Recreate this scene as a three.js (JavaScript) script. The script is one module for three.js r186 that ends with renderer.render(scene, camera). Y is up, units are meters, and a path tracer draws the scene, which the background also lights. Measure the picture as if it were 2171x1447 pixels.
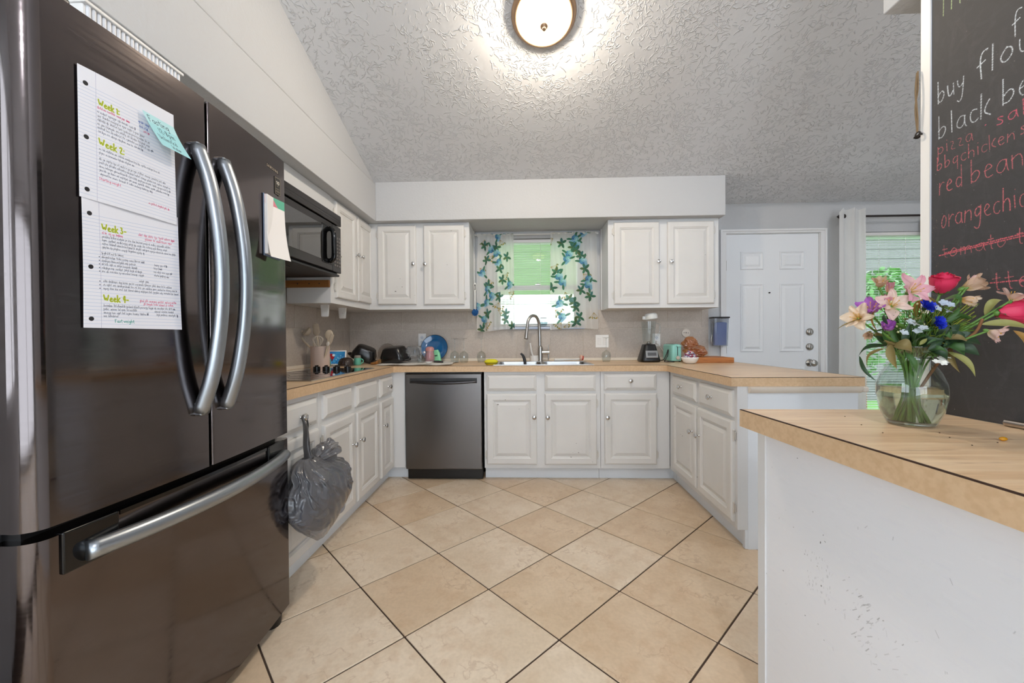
import * as THREE from 'three';
import { RoundedBoxGeometry } from 'three/addons/geometries/RoundedBoxGeometry.js';
import { mergeGeometries } from 'three/addons/utils/BufferGeometryUtils.js';

// ---------- camera, sky, exposure ----------
const scene = new THREE.Scene();
const camera = new THREE.PerspectiveCamera(2 * Math.atan(723.5 / 841.7) * 180 / Math.PI, 2171 / 1447, 0.03, 200);
camera.position.set(0, 1.111, 3.675);
camera.rotation.set(-0.0096, 0.0347, -0.0071, 'YXZ');
scene.add(camera);
const renderer = new THREE.WebGLRenderer({ antialias: true });
renderer.shadowMap.enabled = true;
renderer.toneMapping = THREE.LinearToneMapping;
renderer.toneMappingExposure = 0.84;
scene.background = new THREE.Color(0.8, 0.9, 1.0);
scene.backgroundIntensity = 6.5;
const KITCHEN_LAMP = 4.9, LIVING_FILL = 9.0, DINING_FILL = 3.0;  // kitchen lamp is in view; living and dining ones are added fill

// ---------- helpers ----------
let seed = 7;
const rnd = () => { seed = (seed + 0x6d2b79f5) | 0; let t = Math.imul(seed ^ (seed >>> 15), 1 | seed); t = (t + Math.imul(t ^ (t >>> 7), 61 | t)) ^ t; return ((t ^ (t >>> 14)) >>> 0) / 4294967296; };
const rr = (a, b) => a + (b - a) * rnd();
const { PI, sin, cos, abs, min, max, sqrt, pow, floor } = Math;
const V = (x, y, z) => new THREE.Vector3(x, y, z);
const ss = (x, a, b) => { const t = min(1, max(0, (x - a) / (b - a))); return t * t * (3 - 2 * t); };

function flat(g) { const o = g.index ? g.toNonIndexed() : g; for (const k of Object.keys(o.attributes)) if (!['position', 'normal', 'uv'].includes(k)) o.deleteAttribute(k); if (!o.attributes.normal) o.computeVertexNormals(); if (!o.attributes.uv) o.setAttribute('uv', new THREE.BufferAttribute(new Float32Array(o.attributes.position.count * 2), 2)); o.clearGroups(); return o; }
function merge(list) { const l = [].concat(list).map(flat); return l.length === 1 ? l[0] : mergeGeometries(l); }
function metric(g, off = 0) {      // uv in metres, by the way each face looks
  const p = g.attributes.position, u = new Float32Array(p.count * 2), a = V(), b = V(), c = V(), n = V();
  for (let i = 0; i < p.count; i += 3) {
    a.fromBufferAttribute(p, i); b.fromBufferAttribute(p, i + 1); c.fromBufferAttribute(p, i + 2);
    n.copy(b).sub(a).cross(c.clone().sub(a)); const x = abs(n.x), y = abs(n.y), z = abs(n.z);
    [a, b, c].forEach((q, k) => { const [s, t] = x >= y && x >= z ? [q.z, q.y] : y >= z ? [q.x, q.z] : [q.x, q.y]; u[(i + k) * 2] = s + off; u[(i + k) * 2 + 1] = t + off * 0.7; });
  }
  g.setAttribute('uv', new THREE.BufferAttribute(u, 2)); return g;
}
const used = {};
const numbered = (n) => { used[n] = (used[n] ?? -1) + 1; return used[n] ? n + '_' + String(used[n]).padStart(3, '0') : n; };
function obj(name, geos, mat, parent, keepUV) {
  let g = merge(geos);
  if (mat.userData.metric && !keepUV) g = metric(g, mat.userData.shift ? rr(0, 3) : 0);
  const m = new THREE.Mesh(g, mat); m.name = name; m.castShadow = m.receiveShadow = true;
  (parent ?? scene).add(m); if (!parent) m.name = numbered(name); return m;
}
function thing(name, label, category, [x, y, z] = [0, 0, 0], turn = 0, group) {
  const o = new THREE.Group(); o.name = numbered(name); scene.add(o); o.position.set(x, y, z); o.rotation.y = turn;
  return tag(o, label, category, group);
}
function tag(o, label, category, group, kind) { o.userData = { label, category }; if (group) o.userData.group = group; if (kind) o.userData.kind = kind; return o; }
function struct(name, geos, mat, label) { const o = obj(name, geos, mat); o.userData = { kind: 'structure', label, category: name.split('_')[0] }; return o; }
const at = (g, x = 0, y = 0, z = 0) => g.translate(x, y, z);
const rot = (g, x = 0, y = 0, z = 0) => { if (x) g.rotateX(x); if (y) g.rotateY(y); if (z) g.rotateZ(z); return g; };
const box = (w, h, d, x = 0, y = 0, z = 0, r = 0) => at(r ? new RoundedBoxGeometry(w, h, d, 2, r) : new THREE.BoxGeometry(w, h, d), x, y, z);
const span = (x0, x1, y0, y1, z0, z1, r = 0) => box(x1 - x0, y1 - y0, z1 - z0, (x0 + x1) / 2, (y0 + y1) / 2, (z0 + z1) / 2, r);
const lathe = (pts, seg = 32) => new THREE.LatheGeometry(pts.map((p) => new THREE.Vector2(p[0], p[1])), seg);
const cyl = (r0, r1, h, seg = 20) => new THREE.CylinderGeometry(r1, r0, h, seg);
const ball = (r, x = 0, y = 0, z = 0, sx = 1, sy = 1, sz = 1, n = 16) => at(new THREE.SphereGeometry(r, n, max(6, n * 0.7 | 0)).scale(sx, sy, sz), x, y, z);
const curve = (pts) => new THREE.CatmullRomCurve3(pts.map((p) => V(...p)));
const tube = (pts, r, seg = 8, n) => new THREE.TubeGeometry(curve(pts), n ?? max(6, pts.length * 6), r, seg, false);
function taper(pts, radii, seg = 8, n = 20, flatness = 1, capped = true) {     // swept round bar whose radius runs through the list radii
  const c = curve(pts), f = c.computeFrenetFrames(n, false), P = [], I = [];
  for (let i = 0; i <= n; i++) {
    const t = i / n, p = c.getPointAt(t), k = t * (radii.length - 1), j = min(radii.length - 2, floor(k)), r = radii[j] + (radii[j + 1] - radii[j]) * (k - j);
    for (let s = 0; s < seg; s++) { const a = s / seg * 2 * PI; const q = p.clone().addScaledVector(f.normals[i], cos(a) * r).addScaledVector(f.binormals[i], sin(a) * r * flatness); P.push(q.x, q.y, q.z); }
  }
  for (let i = 0; i < n; i++) for (let s = 0; s < seg; s++) { const a = i * seg + s, b = i * seg + (s + 1) % seg; I.push(a, b, a + seg, b, b + seg, a + seg); }
  if (capped) { const e = [c.getPointAt(0), c.getPointAt(1)]; e.forEach((q, k) => { const o = P.length / 3; P.push(q.x, q.y, q.z); for (let s = 0; s < seg; s++) { const a = k * n * seg + s, b = k * n * seg + (s + 1) % seg; k ? I.push(a, b, o) : I.push(b, a, o); } }); }
  const g = new THREE.BufferGeometry(); g.setAttribute('position', new THREE.Float32BufferAttribute(P, 3)); g.setIndex(I); g.computeVertexNormals(); return g;
}
// nested rectangles [inset, height] -> a moulded panel lying in xy, its front towards +z
function ringPanel(w, h, rings) {
  const P = []; const corner = ([i, d]) => [[-w / 2 + i, -h / 2 + i, d], [w / 2 - i, -h / 2 + i, d], [w / 2 - i, h / 2 - i, d], [-w / 2 + i, h / 2 - i, d]];
  const quad = (a, b, c, d) => P.push(...a, ...b, ...c, ...a, ...c, ...d);
  for (let k = 0; k + 1 < rings.length; k++) { const A = corner(rings[k]), B = corner(rings[k + 1]); for (let s = 0; s < 4; s++) quad(A[s], A[(s + 1) % 4], B[(s + 1) % 4], B[s]); }
  const C = corner(rings.at(-1)); quad(...C);
  const g = new THREE.BufferGeometry(); g.setAttribute('position', new THREE.Float32BufferAttribute(P, 3)); g.computeVertexNormals(); return g;
}
// rings {y, a, b, n, x, z}: rounded-square sections joined upwards
function loft(rings, seg = 32, capB = true, capT = true) {
  const P = [], I = [];
  for (const { y, a, b = a, n = 2, x = 0, z = 0 } of rings) for (let s = 0; s < seg; s++) { const t = s / seg * 2 * PI, c = cos(t), d = sin(t); P.push(x + Math.sign(c) * pow(abs(c), 2 / n) * a, y, z + Math.sign(d) * pow(abs(d), 2 / n) * b); }
  for (let i = 0; i + 1 < rings.length; i++) for (let s = 0; s < seg; s++) { const a = i * seg + s, b = i * seg + (s + 1) % seg; I.push(a, a + seg, b, b, a + seg, b + seg); }
  const cap = (i, up) => { const r = rings[i], o = P.length / 3; P.push(r.x ?? 0, r.y, r.z ?? 0); for (let s = 0; s < seg; s++) { const a = i * seg + s, b = i * seg + (s + 1) % seg; up ? I.push(a, o, b) : I.push(a, b, o); } };
  if (capB) cap(0, false); if (capT) cap(rings.length - 1, true);
  const g = new THREE.BufferGeometry(); g.setAttribute('position', new THREE.Float32BufferAttribute(P, 3)); g.setIndex(I); g.computeVertexNormals(); return g;
}
function patch(nu, nv, f) {       // a sheet f(u, v) -> [x, y, z]
  const P = [], U = [], I = [];
  for (let j = 0; j <= nv; j++) for (let i = 0; i <= nu; i++) { P.push(...f(i / nu, j / nv)); U.push(i / nu, j / nv); }
  for (let j = 0; j < nv; j++) for (let i = 0; i < nu; i++) { const a = j * (nu + 1) + i, b = a + nu + 1; I.push(a, a + 1, b, b, a + 1, b + 1); }
  const g = new THREE.BufferGeometry(); g.setAttribute('position', new THREE.Float32BufferAttribute(P, 3)); g.setAttribute('uv', new THREE.Float32BufferAttribute(U, 2)); g.setIndex(I); g.computeVertexNormals(); return g;
}
function plan(points, y0, y1, holes = []) {   // a polygon of [x, z] raised from y0 to y1
  const s = new THREE.Shape(points.map(([x, z]) => new THREE.Vector2(x, -z)));
  for (const h of holes) s.holes.push(new THREE.Path(h.map(([x, z]) => new THREE.Vector2(x, -z))));
  return at(new THREE.ExtrudeGeometry(s, { depth: y1 - y0, bevelEnabled: false }).rotateX(-PI / 2), 0, y0, 0);
}
const rect = (x0, x1, z0, z1) => [[x0, z0], [x1, z0], [x1, z1], [x0, z1]];

// ---------- textures ----------
const hash = (x, y, s) => { let h = Math.imul(x, 374761393) ^ Math.imul(y, 668265263) ^ Math.imul(s, 2147483647 ^ 0x5bd1e995); h = Math.imul(h ^ (h >>> 13), 1274126177); return ((h ^ (h >>> 16)) >>> 0) / 4294967296; };
function pn(x, y, px, py, s) { const X = floor(x), Y = floor(y), a = x - X, b = y - Y, u = a * a * (3 - 2 * a), v = b * b * (3 - 2 * b), w = (i, p) => ((i % p) + p) % p; const h = (i, j) => hash(w(X + i, px), w(Y + j, py), s); return (h(0, 0) * (1 - u) + h(1, 0) * u) * (1 - v) + (h(0, 1) * (1 - u) + h(1, 1) * u) * v; }
function fbm(u, v, px, py, oct, s) { let t = 0, a = 0.5, k = 0; for (let i = 0; i < oct; i++) { t += a * pn(u * px, v * py, px, py, s + i * 17); k += a; a *= 0.5; px *= 2; py *= 2; } return t / k; }
function finish(t, srgb, size = 1, size2 = size) { if (srgb) t.colorSpace = THREE.SRGBColorSpace; t.wrapS = t.wrapT = THREE.RepeatWrapping; t.magFilter = THREE.LinearFilter; t.repeat.set(1 / size, 1 / size2); t.needsUpdate = true; return t; }
function pixels(w, h, f, srgb, size, size2) { const d = new Uint8Array(w * h * 4); for (let y = 0; y < h; y++) for (let x = 0; x < w; x++) { const c = f((x + 0.5) / w, (y + 0.5) / h), o = (y * w + x) * 4; if (typeof c === 'number') d[o] = d[o + 1] = d[o + 2] = max(0, min(255, c)); else for (let k = 0; k < 3; k++) d[o + k] = max(0, min(255, c[k])); d[o + 3] = 255; } return finish(new THREE.DataTexture(d, w, h), srgb, size, size2); }
function canvas(w, h, draw, srgb = true) { const c = document.createElement('canvas'); c.width = w; c.height = h; draw(c.getContext('2d'), w, h); const t = finish(new THREE.CanvasTexture(c), srgb); t.wrapS = t.wrapT = THREE.ClampToEdgeWrapping; return t; }
const mixc = (a, b, t) => a.map((x, i) => x + (b[i] - x) * t);

// floor tile: beige travertine print
const tileTex = [3, 41].map((s) => pixels(512, 512, (u, v) => {
  const a = fbm(u, v, 5, 5, 6, s), b = fbm(u, v, 11, 11, 5, s + 5), r = abs(fbm(u + 0.1 * b, v + 0.1 * a, 7, 7, 5, s + 9) - 0.5), g = fbm(u, v, 60, 60, 2, s + 3);
  let c = mixc([219, 199, 173], [228, 210, 186], ss(a, 0.3, 0.7)); c = mixc(c, [207, 180, 150], 0.4 * ss(b, 0.5, 0.8)); c = mixc(c, [178, 150, 124], 0.32 * (1 - ss(r, 0, 0.03)) * ss(a, 0.46, 0.6));
  return c.map((x) => x + (g - 0.5) * 12);
}, true, 0.55));
const tileBump = pixels(256, 256, (u, v) => 128 + 110 * (fbm(u, v, 9, 9, 5, 12) - 0.5), false, 0.4);
const woodTex = pixels(1024, 512, (u, v) => {       // pale maple laminate, grain along u
  const w = v + 0.03 * (fbm(u, v, 3, 4, 3, 21) - 0.5), g = fbm(u, w, 4, 46, 4, 22), f = fbm(u, w, 24, 220, 2, 23), k = fbm(u, v, 3, 5, 4, 24), d = fbm(u, w, 10, 60, 3, 27);
  let c = mixc([222, 188, 148], [234, 205, 168], ss(g, 0.3, 0.7)); c = mixc(c, [205, 168, 128], 0.55 * ss(k, 0.5, 0.75)); c = mixc(c, [172, 134, 100], 0.4 * ss(d, 0.66, 0.82)); return c.map((x) => x + (f - 0.5) * 20);
}, true, 1.1, 0.55);
const edgeTex = pixels(512, 512, (u, v) => { const a = fbm(u, v, 60, 60, 3, 31), b = fbm(u, v, 6, 6, 4, 33); return mixc([203, 170, 132], [213, 182, 145], ss(a, 0.2, 0.8)).map((x) => x + (b - 0.5) * 16); }, true, 0.5);
const splashTex = pixels(512, 512, (u, v) => { const a = fbm(u, v, 90, 90, 2, 41), b = fbm(u, v, 7, 7, 4, 43), f = fbm(u, v, 160, 12, 2, 44); return mixc([183, 172, 161], [195, 185, 174], ss(b * 0.35 + a * 0.55 + f * 0.1, 0.3, 0.7)); }, true, 0.6);
const peel = pixels(512, 512, (u, v) => 255 * pow(fbm(u, v, 40, 40, 4, 51), 1.3), false, 0.5);
const chipTex = pixels(1024, 1024, (u, v) => {        // white enamel with the odd chip and rub
  const n = fbm(u, v, 8, 8, 4, 61), c = fbm(u, v, 90, 90, 2, 62), k = fbm(u, v, 6, 6, 3, 63), m = 217 + (n - 0.5) * 12;
  return c > 0.93 && k > 0.6 ? [92, 86, 80] : [m, m * 0.992, m * 0.975];
}, true, 1.6);
const brush = pixels(512, 512, (u, v) => 70 + 120 * fbm(u, v, 3, 240, 3, 71) + 50 * (fbm(u, v, 4, 4, 4, 73) - 0.5), false, 1.2);
const ceilTex = (() => {        // stomped plaster: short crooked ridges in clusters
  const N = 2048, h = new Float32Array(N * N);
  const dab = (x, y, r, a) => { const R = Math.ceil(r * 2); for (let j = -R; j <= R; j++) for (let i = -R; i <= R; i++) { const q = (i * i + j * j) / (r * r); if (q > 4) continue; const X = ((x | 0) + i + N * 4) % N, Y = ((y | 0) + j + N * 4) % N, e = a * Math.exp(-q * 1.6); if (h[Y * N + X] < e) h[Y * N + X] = e; } };
  for (let k = 0; k < 1500; k++) {
    const cx = rr(0, N), cy = rr(0, N), base = rr(0, 2 * PI), n = 5 + rr(0, 8);
    for (let s = 0; s < n; s++) {
      let x = cx + rr(-60, 60), y = cy + rr(-60, 60), a = base + rr(-0.8, 0.8); const len = rr(6, 46), w = rr(0.8, 2.1), amp = rr(0.4, 1);
      for (let t = 0; t < len; t += 1.3) { dab(x, y, w * (0.7 + 0.3 * sin(PI * t / len)) * rr(0.8, 1.2), amp * (0.55 + 0.45 * sin(PI * t / len))); a += rr(-0.42, 0.42) + (rnd() < 0.06 ? rr(-1, 1) : 0); x += cos(a) * 1.3; y += sin(a) * 1.3; }
    }
  }
  return pixels(N, N, (u, v) => { const x = floor(u * N), y = floor(v * N); return 40 + 190 * h[y * N + x] + 22 * fbm(u, v, 130, 130, 2, 81); }, false, 2.6);
})();

// ---------- materials ----------
const std = (color, roughness = 0.5, more = {}) => new THREE.MeshPhysicalMaterial({ color, roughness, side: THREE.DoubleSide, ...more });
const met = (m, shift = true) => { m.userData.metric = true; m.userData.shift = shift; return m; };
const M = {
  wall: met(std('#c0c1c2', 0.75, { bumpMap: peel, bumpScale: 0.0012 })), ceiling: met(std('#d8d9db', 0.27, { bumpMap: ceilTex, bumpScale: 0.0072 }), false),
  greywall: met(std('#c3c4c5', 0.75, { bumpMap: peel, bumpScale: 0.0012 })),
  enamel: met(std('#ffffff', 0.38, { map: chipTex })), enamelPlain: met(std('#d8d8d7', 0.4)), coolwhite: std('#e2e6ea', 0.42), trim: std('#e6e6e6', 0.4),
  grout: std('#46362b', 0.9), joint: std('#d3cabd', 0.85), wood: met(std('#ffffff', 0.32, { map: woodTex })), edge: met(std('#ffffff', 0.4, { map: edgeTex })), seam: std('#3a2519', 0.6),
  splash: met(std('#ffffff', 0.5, { map: splashTex })), caulk: std('#e4dccd', 0.5),
  chrome: std('#c9c9c9', 0.16, { metalness: 1 }), nickel: std('#b3b1ad', 0.28, { metalness: 1 }), steel: met(std('#bfc0c0', 0.28, { metalness: 1 })), hinge: std('#d5d1ca', 0.4, { metalness: 0.5 }),
  blackSteel: met(std('#686160', 0.22, { metalness: 1, anisotropy: 0.25, anisotropyRotation: 0 }), true), handleSteel: std('#a1a7ad', 0.34, { metalness: 1 }),
  black: std('#0c0c0d', 0.3), blackGloss: std('#070708', 0.08), darkplastic: std('#1a1a1c', 0.45), blackMatte: std('#1c1b1b', 0.6),
  bronze: std('#a4866a', 0.38, { metalness: 0.55 }), glow: std('#fff7ea', 0.5, { emissive: '#ffe9c4', emissiveIntensity: 2.2 }),
  pane: std('#ffffff', 0.0, { transmission: 1, thickness: 0, ior: 1.5 }), glass: std('#f6f8f8', 0.02, { transmission: 1, thickness: 0, ior: 1.5 }), smoky: std('#cfcac6', 0.08, { transmission: 0.9, thickness: 0 }),
  white: std('#e8e6e2', 0.45), whiteGloss: std('#efeeeb', 0.18), offwhite: std('#d9cfc2', 0.5), greybeige: std('#cdb8ac', 0.7),
  mint: std('#93d2c6', 0.3), mintDark: std('#67b59d', 0.35), leaf: std('#3f6a2c', 0.55, { transmission: 0.35, thickness: 0 }), leafDark: std('#2c4a2c', 0.5, { transmission: 0.3, thickness: 0 }), leafDry: std('#8d7b45', 0.65, { transmission: 0.35, thickness: 0 }), leafGold: std('#b5873a', 0.6, { transmission: 0.35, thickness: 0 }), leafYellow: std('#a5a45c', 0.6, { transmission: 0.35, thickness: 0 }), stem: std('#5c8438', 0.5), twig: std('#7a5230', 0.8),
};
M.bump = (m, t, s) => { m.bumpMap = t; m.bumpScale = s; return m; };
M.blackSteel.roughnessMap = brush; M.blackSteel.roughness = 0.22;

// ---------- hand lettering: strokes on a grid, x-height 1 ----------
const HAND = `a .95|.8,.8 .5,1 .1,.7 .1,.2 .5,0 .8,.4 .8,1 .82,.2 .95,0
b .95|.1,1.8 .12,0;.1,.6 .5,1 .9,.6 .5,0 .12,.15
c .8|.75,.85 .4,1 .1,.6 .2,.1 .6,0 .8,.2
d .95|.8,.8 .4,1 .1,.5 .4,0 .8,.4;.8,1.8 .85,0
e .85|.1,.5 .75,.65 .6,.95 .3,1 .08,.5 .3,0 .78,.15
f .7|.8,1.7 .5,1.85 .3,1.3 .33,-.2;.05,.8 .65,1
g .95|.8,.85 .45,1 .1,.6 .4,.1 .8,.5;.8,1 .8,-.4 .4,-.8 .1,-.5
h .95|.1,1.8 .1,0;.1,.6 .5,1 .8,.7 .8,0
i .35|.15,1 .17,0;.15,1.4 .18,1.45
k .85|.1,1.8 .1,0;.75,1.1 .12,.5 .8,0
l .4|.15,1.8 .2,0
m 1.35|.1,1 .1,0;.1,.6 .4,1 .6,.7 .6,0;.6,.6 .9,1 1.15,.7 1.2,0
n .95|.1,1 .1,0;.1,.6 .5,1 .8,.7 .82,0
o .9|.45,1 .1,.6 .2,.1 .5,0 .82,.4 .7,.9 .4,1
p .95|.1,1 .12,-.8;.1,.7 .5,1 .88,.5 .5,0 .1,.2
q .95|.8,.9 .4,1 .1,.5 .4,0 .8,.5;.8,1 .82,-.8
r .7|.1,1 .1,0;.1,.6 .4,1 .7,.9
s .75|.65,.85 .35,1 .1,.75 .6,.4 .5,.05 .08,.1
t .65|.3,1.6 .32,.1 .6,0;.05,1.05 .62,1.1
u .95|.1,1 .1,.3 .4,0 .8,.4;.8,1 .86,0
v .8|.05,1 .4,0 .75,1
w 1.2|.05,1 .3,0 .55,.8 .8,0 1.1,1
x .8|.1,1 .7,0;.7,1 .1,0
y .95|.1,1 .15,.5 .5,.3 .8,.6;.8,1.1 .78,-.3 .4,-.8 .1,-.6
z .85|.1,1 .75,1 .1,0 .8,0
S .9|.75,1.5 .4,1.75 .1,1.4 .7,.5 .45,0 .05,.25
W 1.45|.05,1.7 .35,0 .65,1.2 .95,0 1.3,1.7
F .95|.1,1.7 .12,0;.1,1.65 .8,1.75;.1,.9 .6,.95
T 1.1|.55,1.7 .6,0;.05,1.5 1.1,1.85
K .95|.1,1.7 .1,0;.8,1.6 .12,.8 .85,0
U 1|.1,1.7 .1,.4 .5,0 .85,.4 .85,1.7
1 .5|.1,1.3 .3,1.7 .3,0
2 .9|.1,1.3 .4,1.7 .75,1.3 .1,0 .85,.05
3 .9|.1,1.6 .6,1.6 .3,.95 .75,.5 .4,0 .1,.2
4 .95|.5,1.7 .1,.7 .85,.75;.7,1.7 .65,0
8 .9|.7,1.4 .4,1.7 .15,1.35 .75,.5 .4,0 .1,.4 .7,1.3
- .7|.1,.7 .55,.7
: .4|.15,1 .17,1.05;.15,.1 .17,.15
* .5|.2,.6 .25,.65
~ .5|.2,.5`.split('\n').reduce((o, l) => { const k = l[0], [w, s] = l.slice(2).split('|'); o[k] = { w: +w, s: s.split(';').map((q) => q.split(' ').map((p) => p.split(',').map(Number))) }; return o; }, {});
for (const k in HAND) HAND[k].w += 0.16;
const wide = (str) => [...str].reduce((a, c) => a + (HAND[c]?.w ?? 0.55), 0);
function hand(ctx, str, x, y, size, color, width, { fit, jitter = 0.06, rough = 0 } = {}) {     // writes from (x, y) on the baseline, size = x-height in pixels
  const kx = fit ? fit / wide(str) : size * 0.92; ctx.lineJoin = 'round'; ctx.lineCap = rough ? 'butt' : 'round';
  for (const ch of str) {
    const g = HAND[ch];
    if (g) for (const s of g.s) {
      const p = s.map(([a, b]) => [x + (a + rr(-jitter, jitter)) * kx, y - (b + rr(-jitter, jitter)) * size]);
      if (p.length === 1) p.push([p[0][0] + width * 1.5, p[0][1]]);
      for (let pass = 0; pass <= (rough ? 1 : 0); pass++) {
        ctx.strokeStyle = color; ctx.globalAlpha = rough ? 0.8 : 1; ctx.lineWidth = width * (rough ? rr(0.45, 0.9) : 1); if (rough) ctx.setLineDash([rr(2, 9), rr(0.6, 3.2), rr(1, 5), rr(0.5, 2)]); ctx.beginPath(); ctx.moveTo(p[0][0] + rr(-rough, rough), p[0][1] + rr(-rough, rough));
        for (let i = 1; i < p.length - 1; i++) ctx.quadraticCurveTo(p[i][0], p[i][1], (p[i][0] + p[i + 1][0]) / 2, (p[i][1] + p[i + 1][1]) / 2);
        ctx.lineTo(p.at(-1)[0], p.at(-1)[1]); ctx.stroke(); ctx.globalAlpha = 1;
      }
    }
    x += (g?.w ?? 0.55) * kx;
  }
  ctx.setLineDash([]);
  return x;
}
function scribble(ctx, x0, x1, y, size, color, width) {      // a line of small handwriting too small to read
  const L = 'aeonmrstucdlhipgybk'; let w = '', x = x0; while (x < x1) { w = ''; for (let n = 2 + floor(rr(0, 6)); n > 0; n--) w += L[floor(rr(0, L.length))]; x = hand(ctx, w, x, y + rr(-1.5, 1.5), size * 0.82, color, width * 0.9, { jitter: 0.16, fit: min(wide(w) * size * 0.66, x1 + 6 - x) }) + size * rr(0.3, 0.8); }
}
// ---------- room shell ----------
const T = 0.4064, H2 = Math.SQRT1_2;
const floorObj = struct('floor', span(-1.8, 4.75, -0.12, -0.0035, -0.15, 7.15), M.grout, 'diagonal beige tile floor with dark grout');
{
  const mats = tileTex.flatMap((t, i) => ['#ffffff', '#f6efe6'].map((c) => M.bump(std(c, 0.3, { map: t }), tileBump, 0.0012)));
  const geos = [0, 1, 2, 3].map((k) => metric(flat(new RoundedBoxGeometry(T - 0.0065, 0.012, T - 0.0065, 2, 0.0022).translate(0, -0.006, 0)), k * 0.37 + 0.2));
  for (let i = -9; i < 11; i++) for (let j = -9; j < 12; j++) {
    const x = -0.7464 + ((i + 0.5) + (j + 0.5)) * H2 * T, z = 1.3576 + (-(i + 0.5) + (j + 0.5)) * H2 * T;
    if (x < -1.45 || x > 2.2 || z < 0.22 || z > 4.1 || (x < -1.25 && z > 2.35) || (x > 1.35 && z < 1.3) || (x > 0.98 && z > 2.75)) continue;
    const t = new THREE.Mesh(geos[floor(rnd() * 4)], mats[floor(rnd() * mats.length)]); t.name = 'tile'; t.castShadow = t.receiveShadow = true;
    t.position.set(x, rr(-0.0006, 0.0002), z); t.rotation.y = PI / 4 + floor(rnd() * 4) * PI / 2; floorObj.add(t);
  }
  const m = met(std('#ffffff', 0.35, { map: tileTex[0] }));
  obj('outer_floor', [span(-1.66, 4.6, -0.003, -0.001, 4.38, 7), span(2.5, 4.6, -0.003, -0.001, 0, 4.38)], m, floorObj);
}
const wallShape = (x0, x1, y0, y1, holes) => { const s = new THREE.Shape([[x0, y0], [x1, y0], [x1, y1], [x0, y1]].map((p) => new THREE.Vector2(...p))); for (const [a, b, c, d] of holes) s.holes.push(new THREE.Path([[a, c], [b, c], [b, d], [a, d]].map((p) => new THREE.Vector2(...p)))); return s; };
const SW = [-0.3, 0.52, 1.205, 2.025], DW = [1.815, 2.656, -0.05, 2.042], W2 = [2.98, 3.85, 0.38, 2.035];
const wallBack = struct('wall_back', at(new THREE.ExtrudeGeometry(wallShape(-1.8, 4.75, 0, 2.4, [SW, [DW[0], DW[1], 0.0005, DW[3]], W2]), { depth: 0.15, bevelEnabled: false }), 0, 0, -0.15), M.greywall, 'pale grey back wall');
const wallLeft = struct('wall_left', at(new THREE.ExtrudeGeometry(wallShape(0, 7.15, 0, 3.7, [[3.5, 5.1, 0.85, 2.15]]), { depth: 0.142, bevelEnabled: false }).rotateY(-PI / 2), -1.658, 0, 0), M.wall, 'white left wall');
struct('wall_right', span(4.6, 4.75, 0, 3.7, 0, 7.15), M.greywall, 'far right wall of the dining area');
struct('wall_front', at(new THREE.ExtrudeGeometry(wallShape(-1.8, 4.75, 0, 3.7, [[-1.5, 3.1, 0.06, 2.25]]), { depth: 0.15, bevelEnabled: false }), 0, 0, 7), M.wall, 'wall behind the camera');
const ceilY = (z) => z < 0.41 ? 2.308 + 0.237 * z : z < 3.6 ? 2.405 + 0.345 * (z - 0.41) : 3.5056 - 0.33 * (z - 3.6);
{
  const zs = [-0.15, 0.41, 3.6, 7.15], s = new THREE.Shape([...zs.map((z) => new THREE.Vector2(z, ceilY(z))), ...zs.reverse().map((z) => new THREE.Vector2(z, ceilY(z) + 0.12))]);
  struct('ceiling', at(new THREE.ExtrudeGeometry(s, { depth: 6.55, bevelEnabled: false }).rotateY(-PI / 2), 4.75, 0, 0), M.ceiling, 'sloped ceiling with stomped plaster texture');
}
struct('ceiling_soffit', span(-1.24, 1.616, 2.087, 2.47, 0, 0.41, 0.004), M.wall, 'white soffit above the back wall cabinets');
{
  const s = struct('ceiling_soffit', [span(-1.658, -1.24, 2.087, 2.392, 0, 4.2, 0.004)], M.wall, 'long white soffit along the left wall');
  const g = new THREE.Shape([[0, 2.39], [3.6, 2.39], [3.6, ceilY(3.6) + 0.05], [0.41, ceilY(0.41) + 0.03], [0, ceilY(0) + 0.05]].map((p) => new THREE.Vector2(...p)));
  obj('gable_wall', at(new THREE.ExtrudeGeometry(g, { depth: 0.4, bevelEnabled: false }).rotateY(-PI / 2), -1.249, 0, 0), M.wall, s);
  obj('bead', at(rot(cyl(0.007, 0.007, 3.8, 8), PI / 2), -1.243, 2.392, 2.3), M.wall, s);
}
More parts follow.
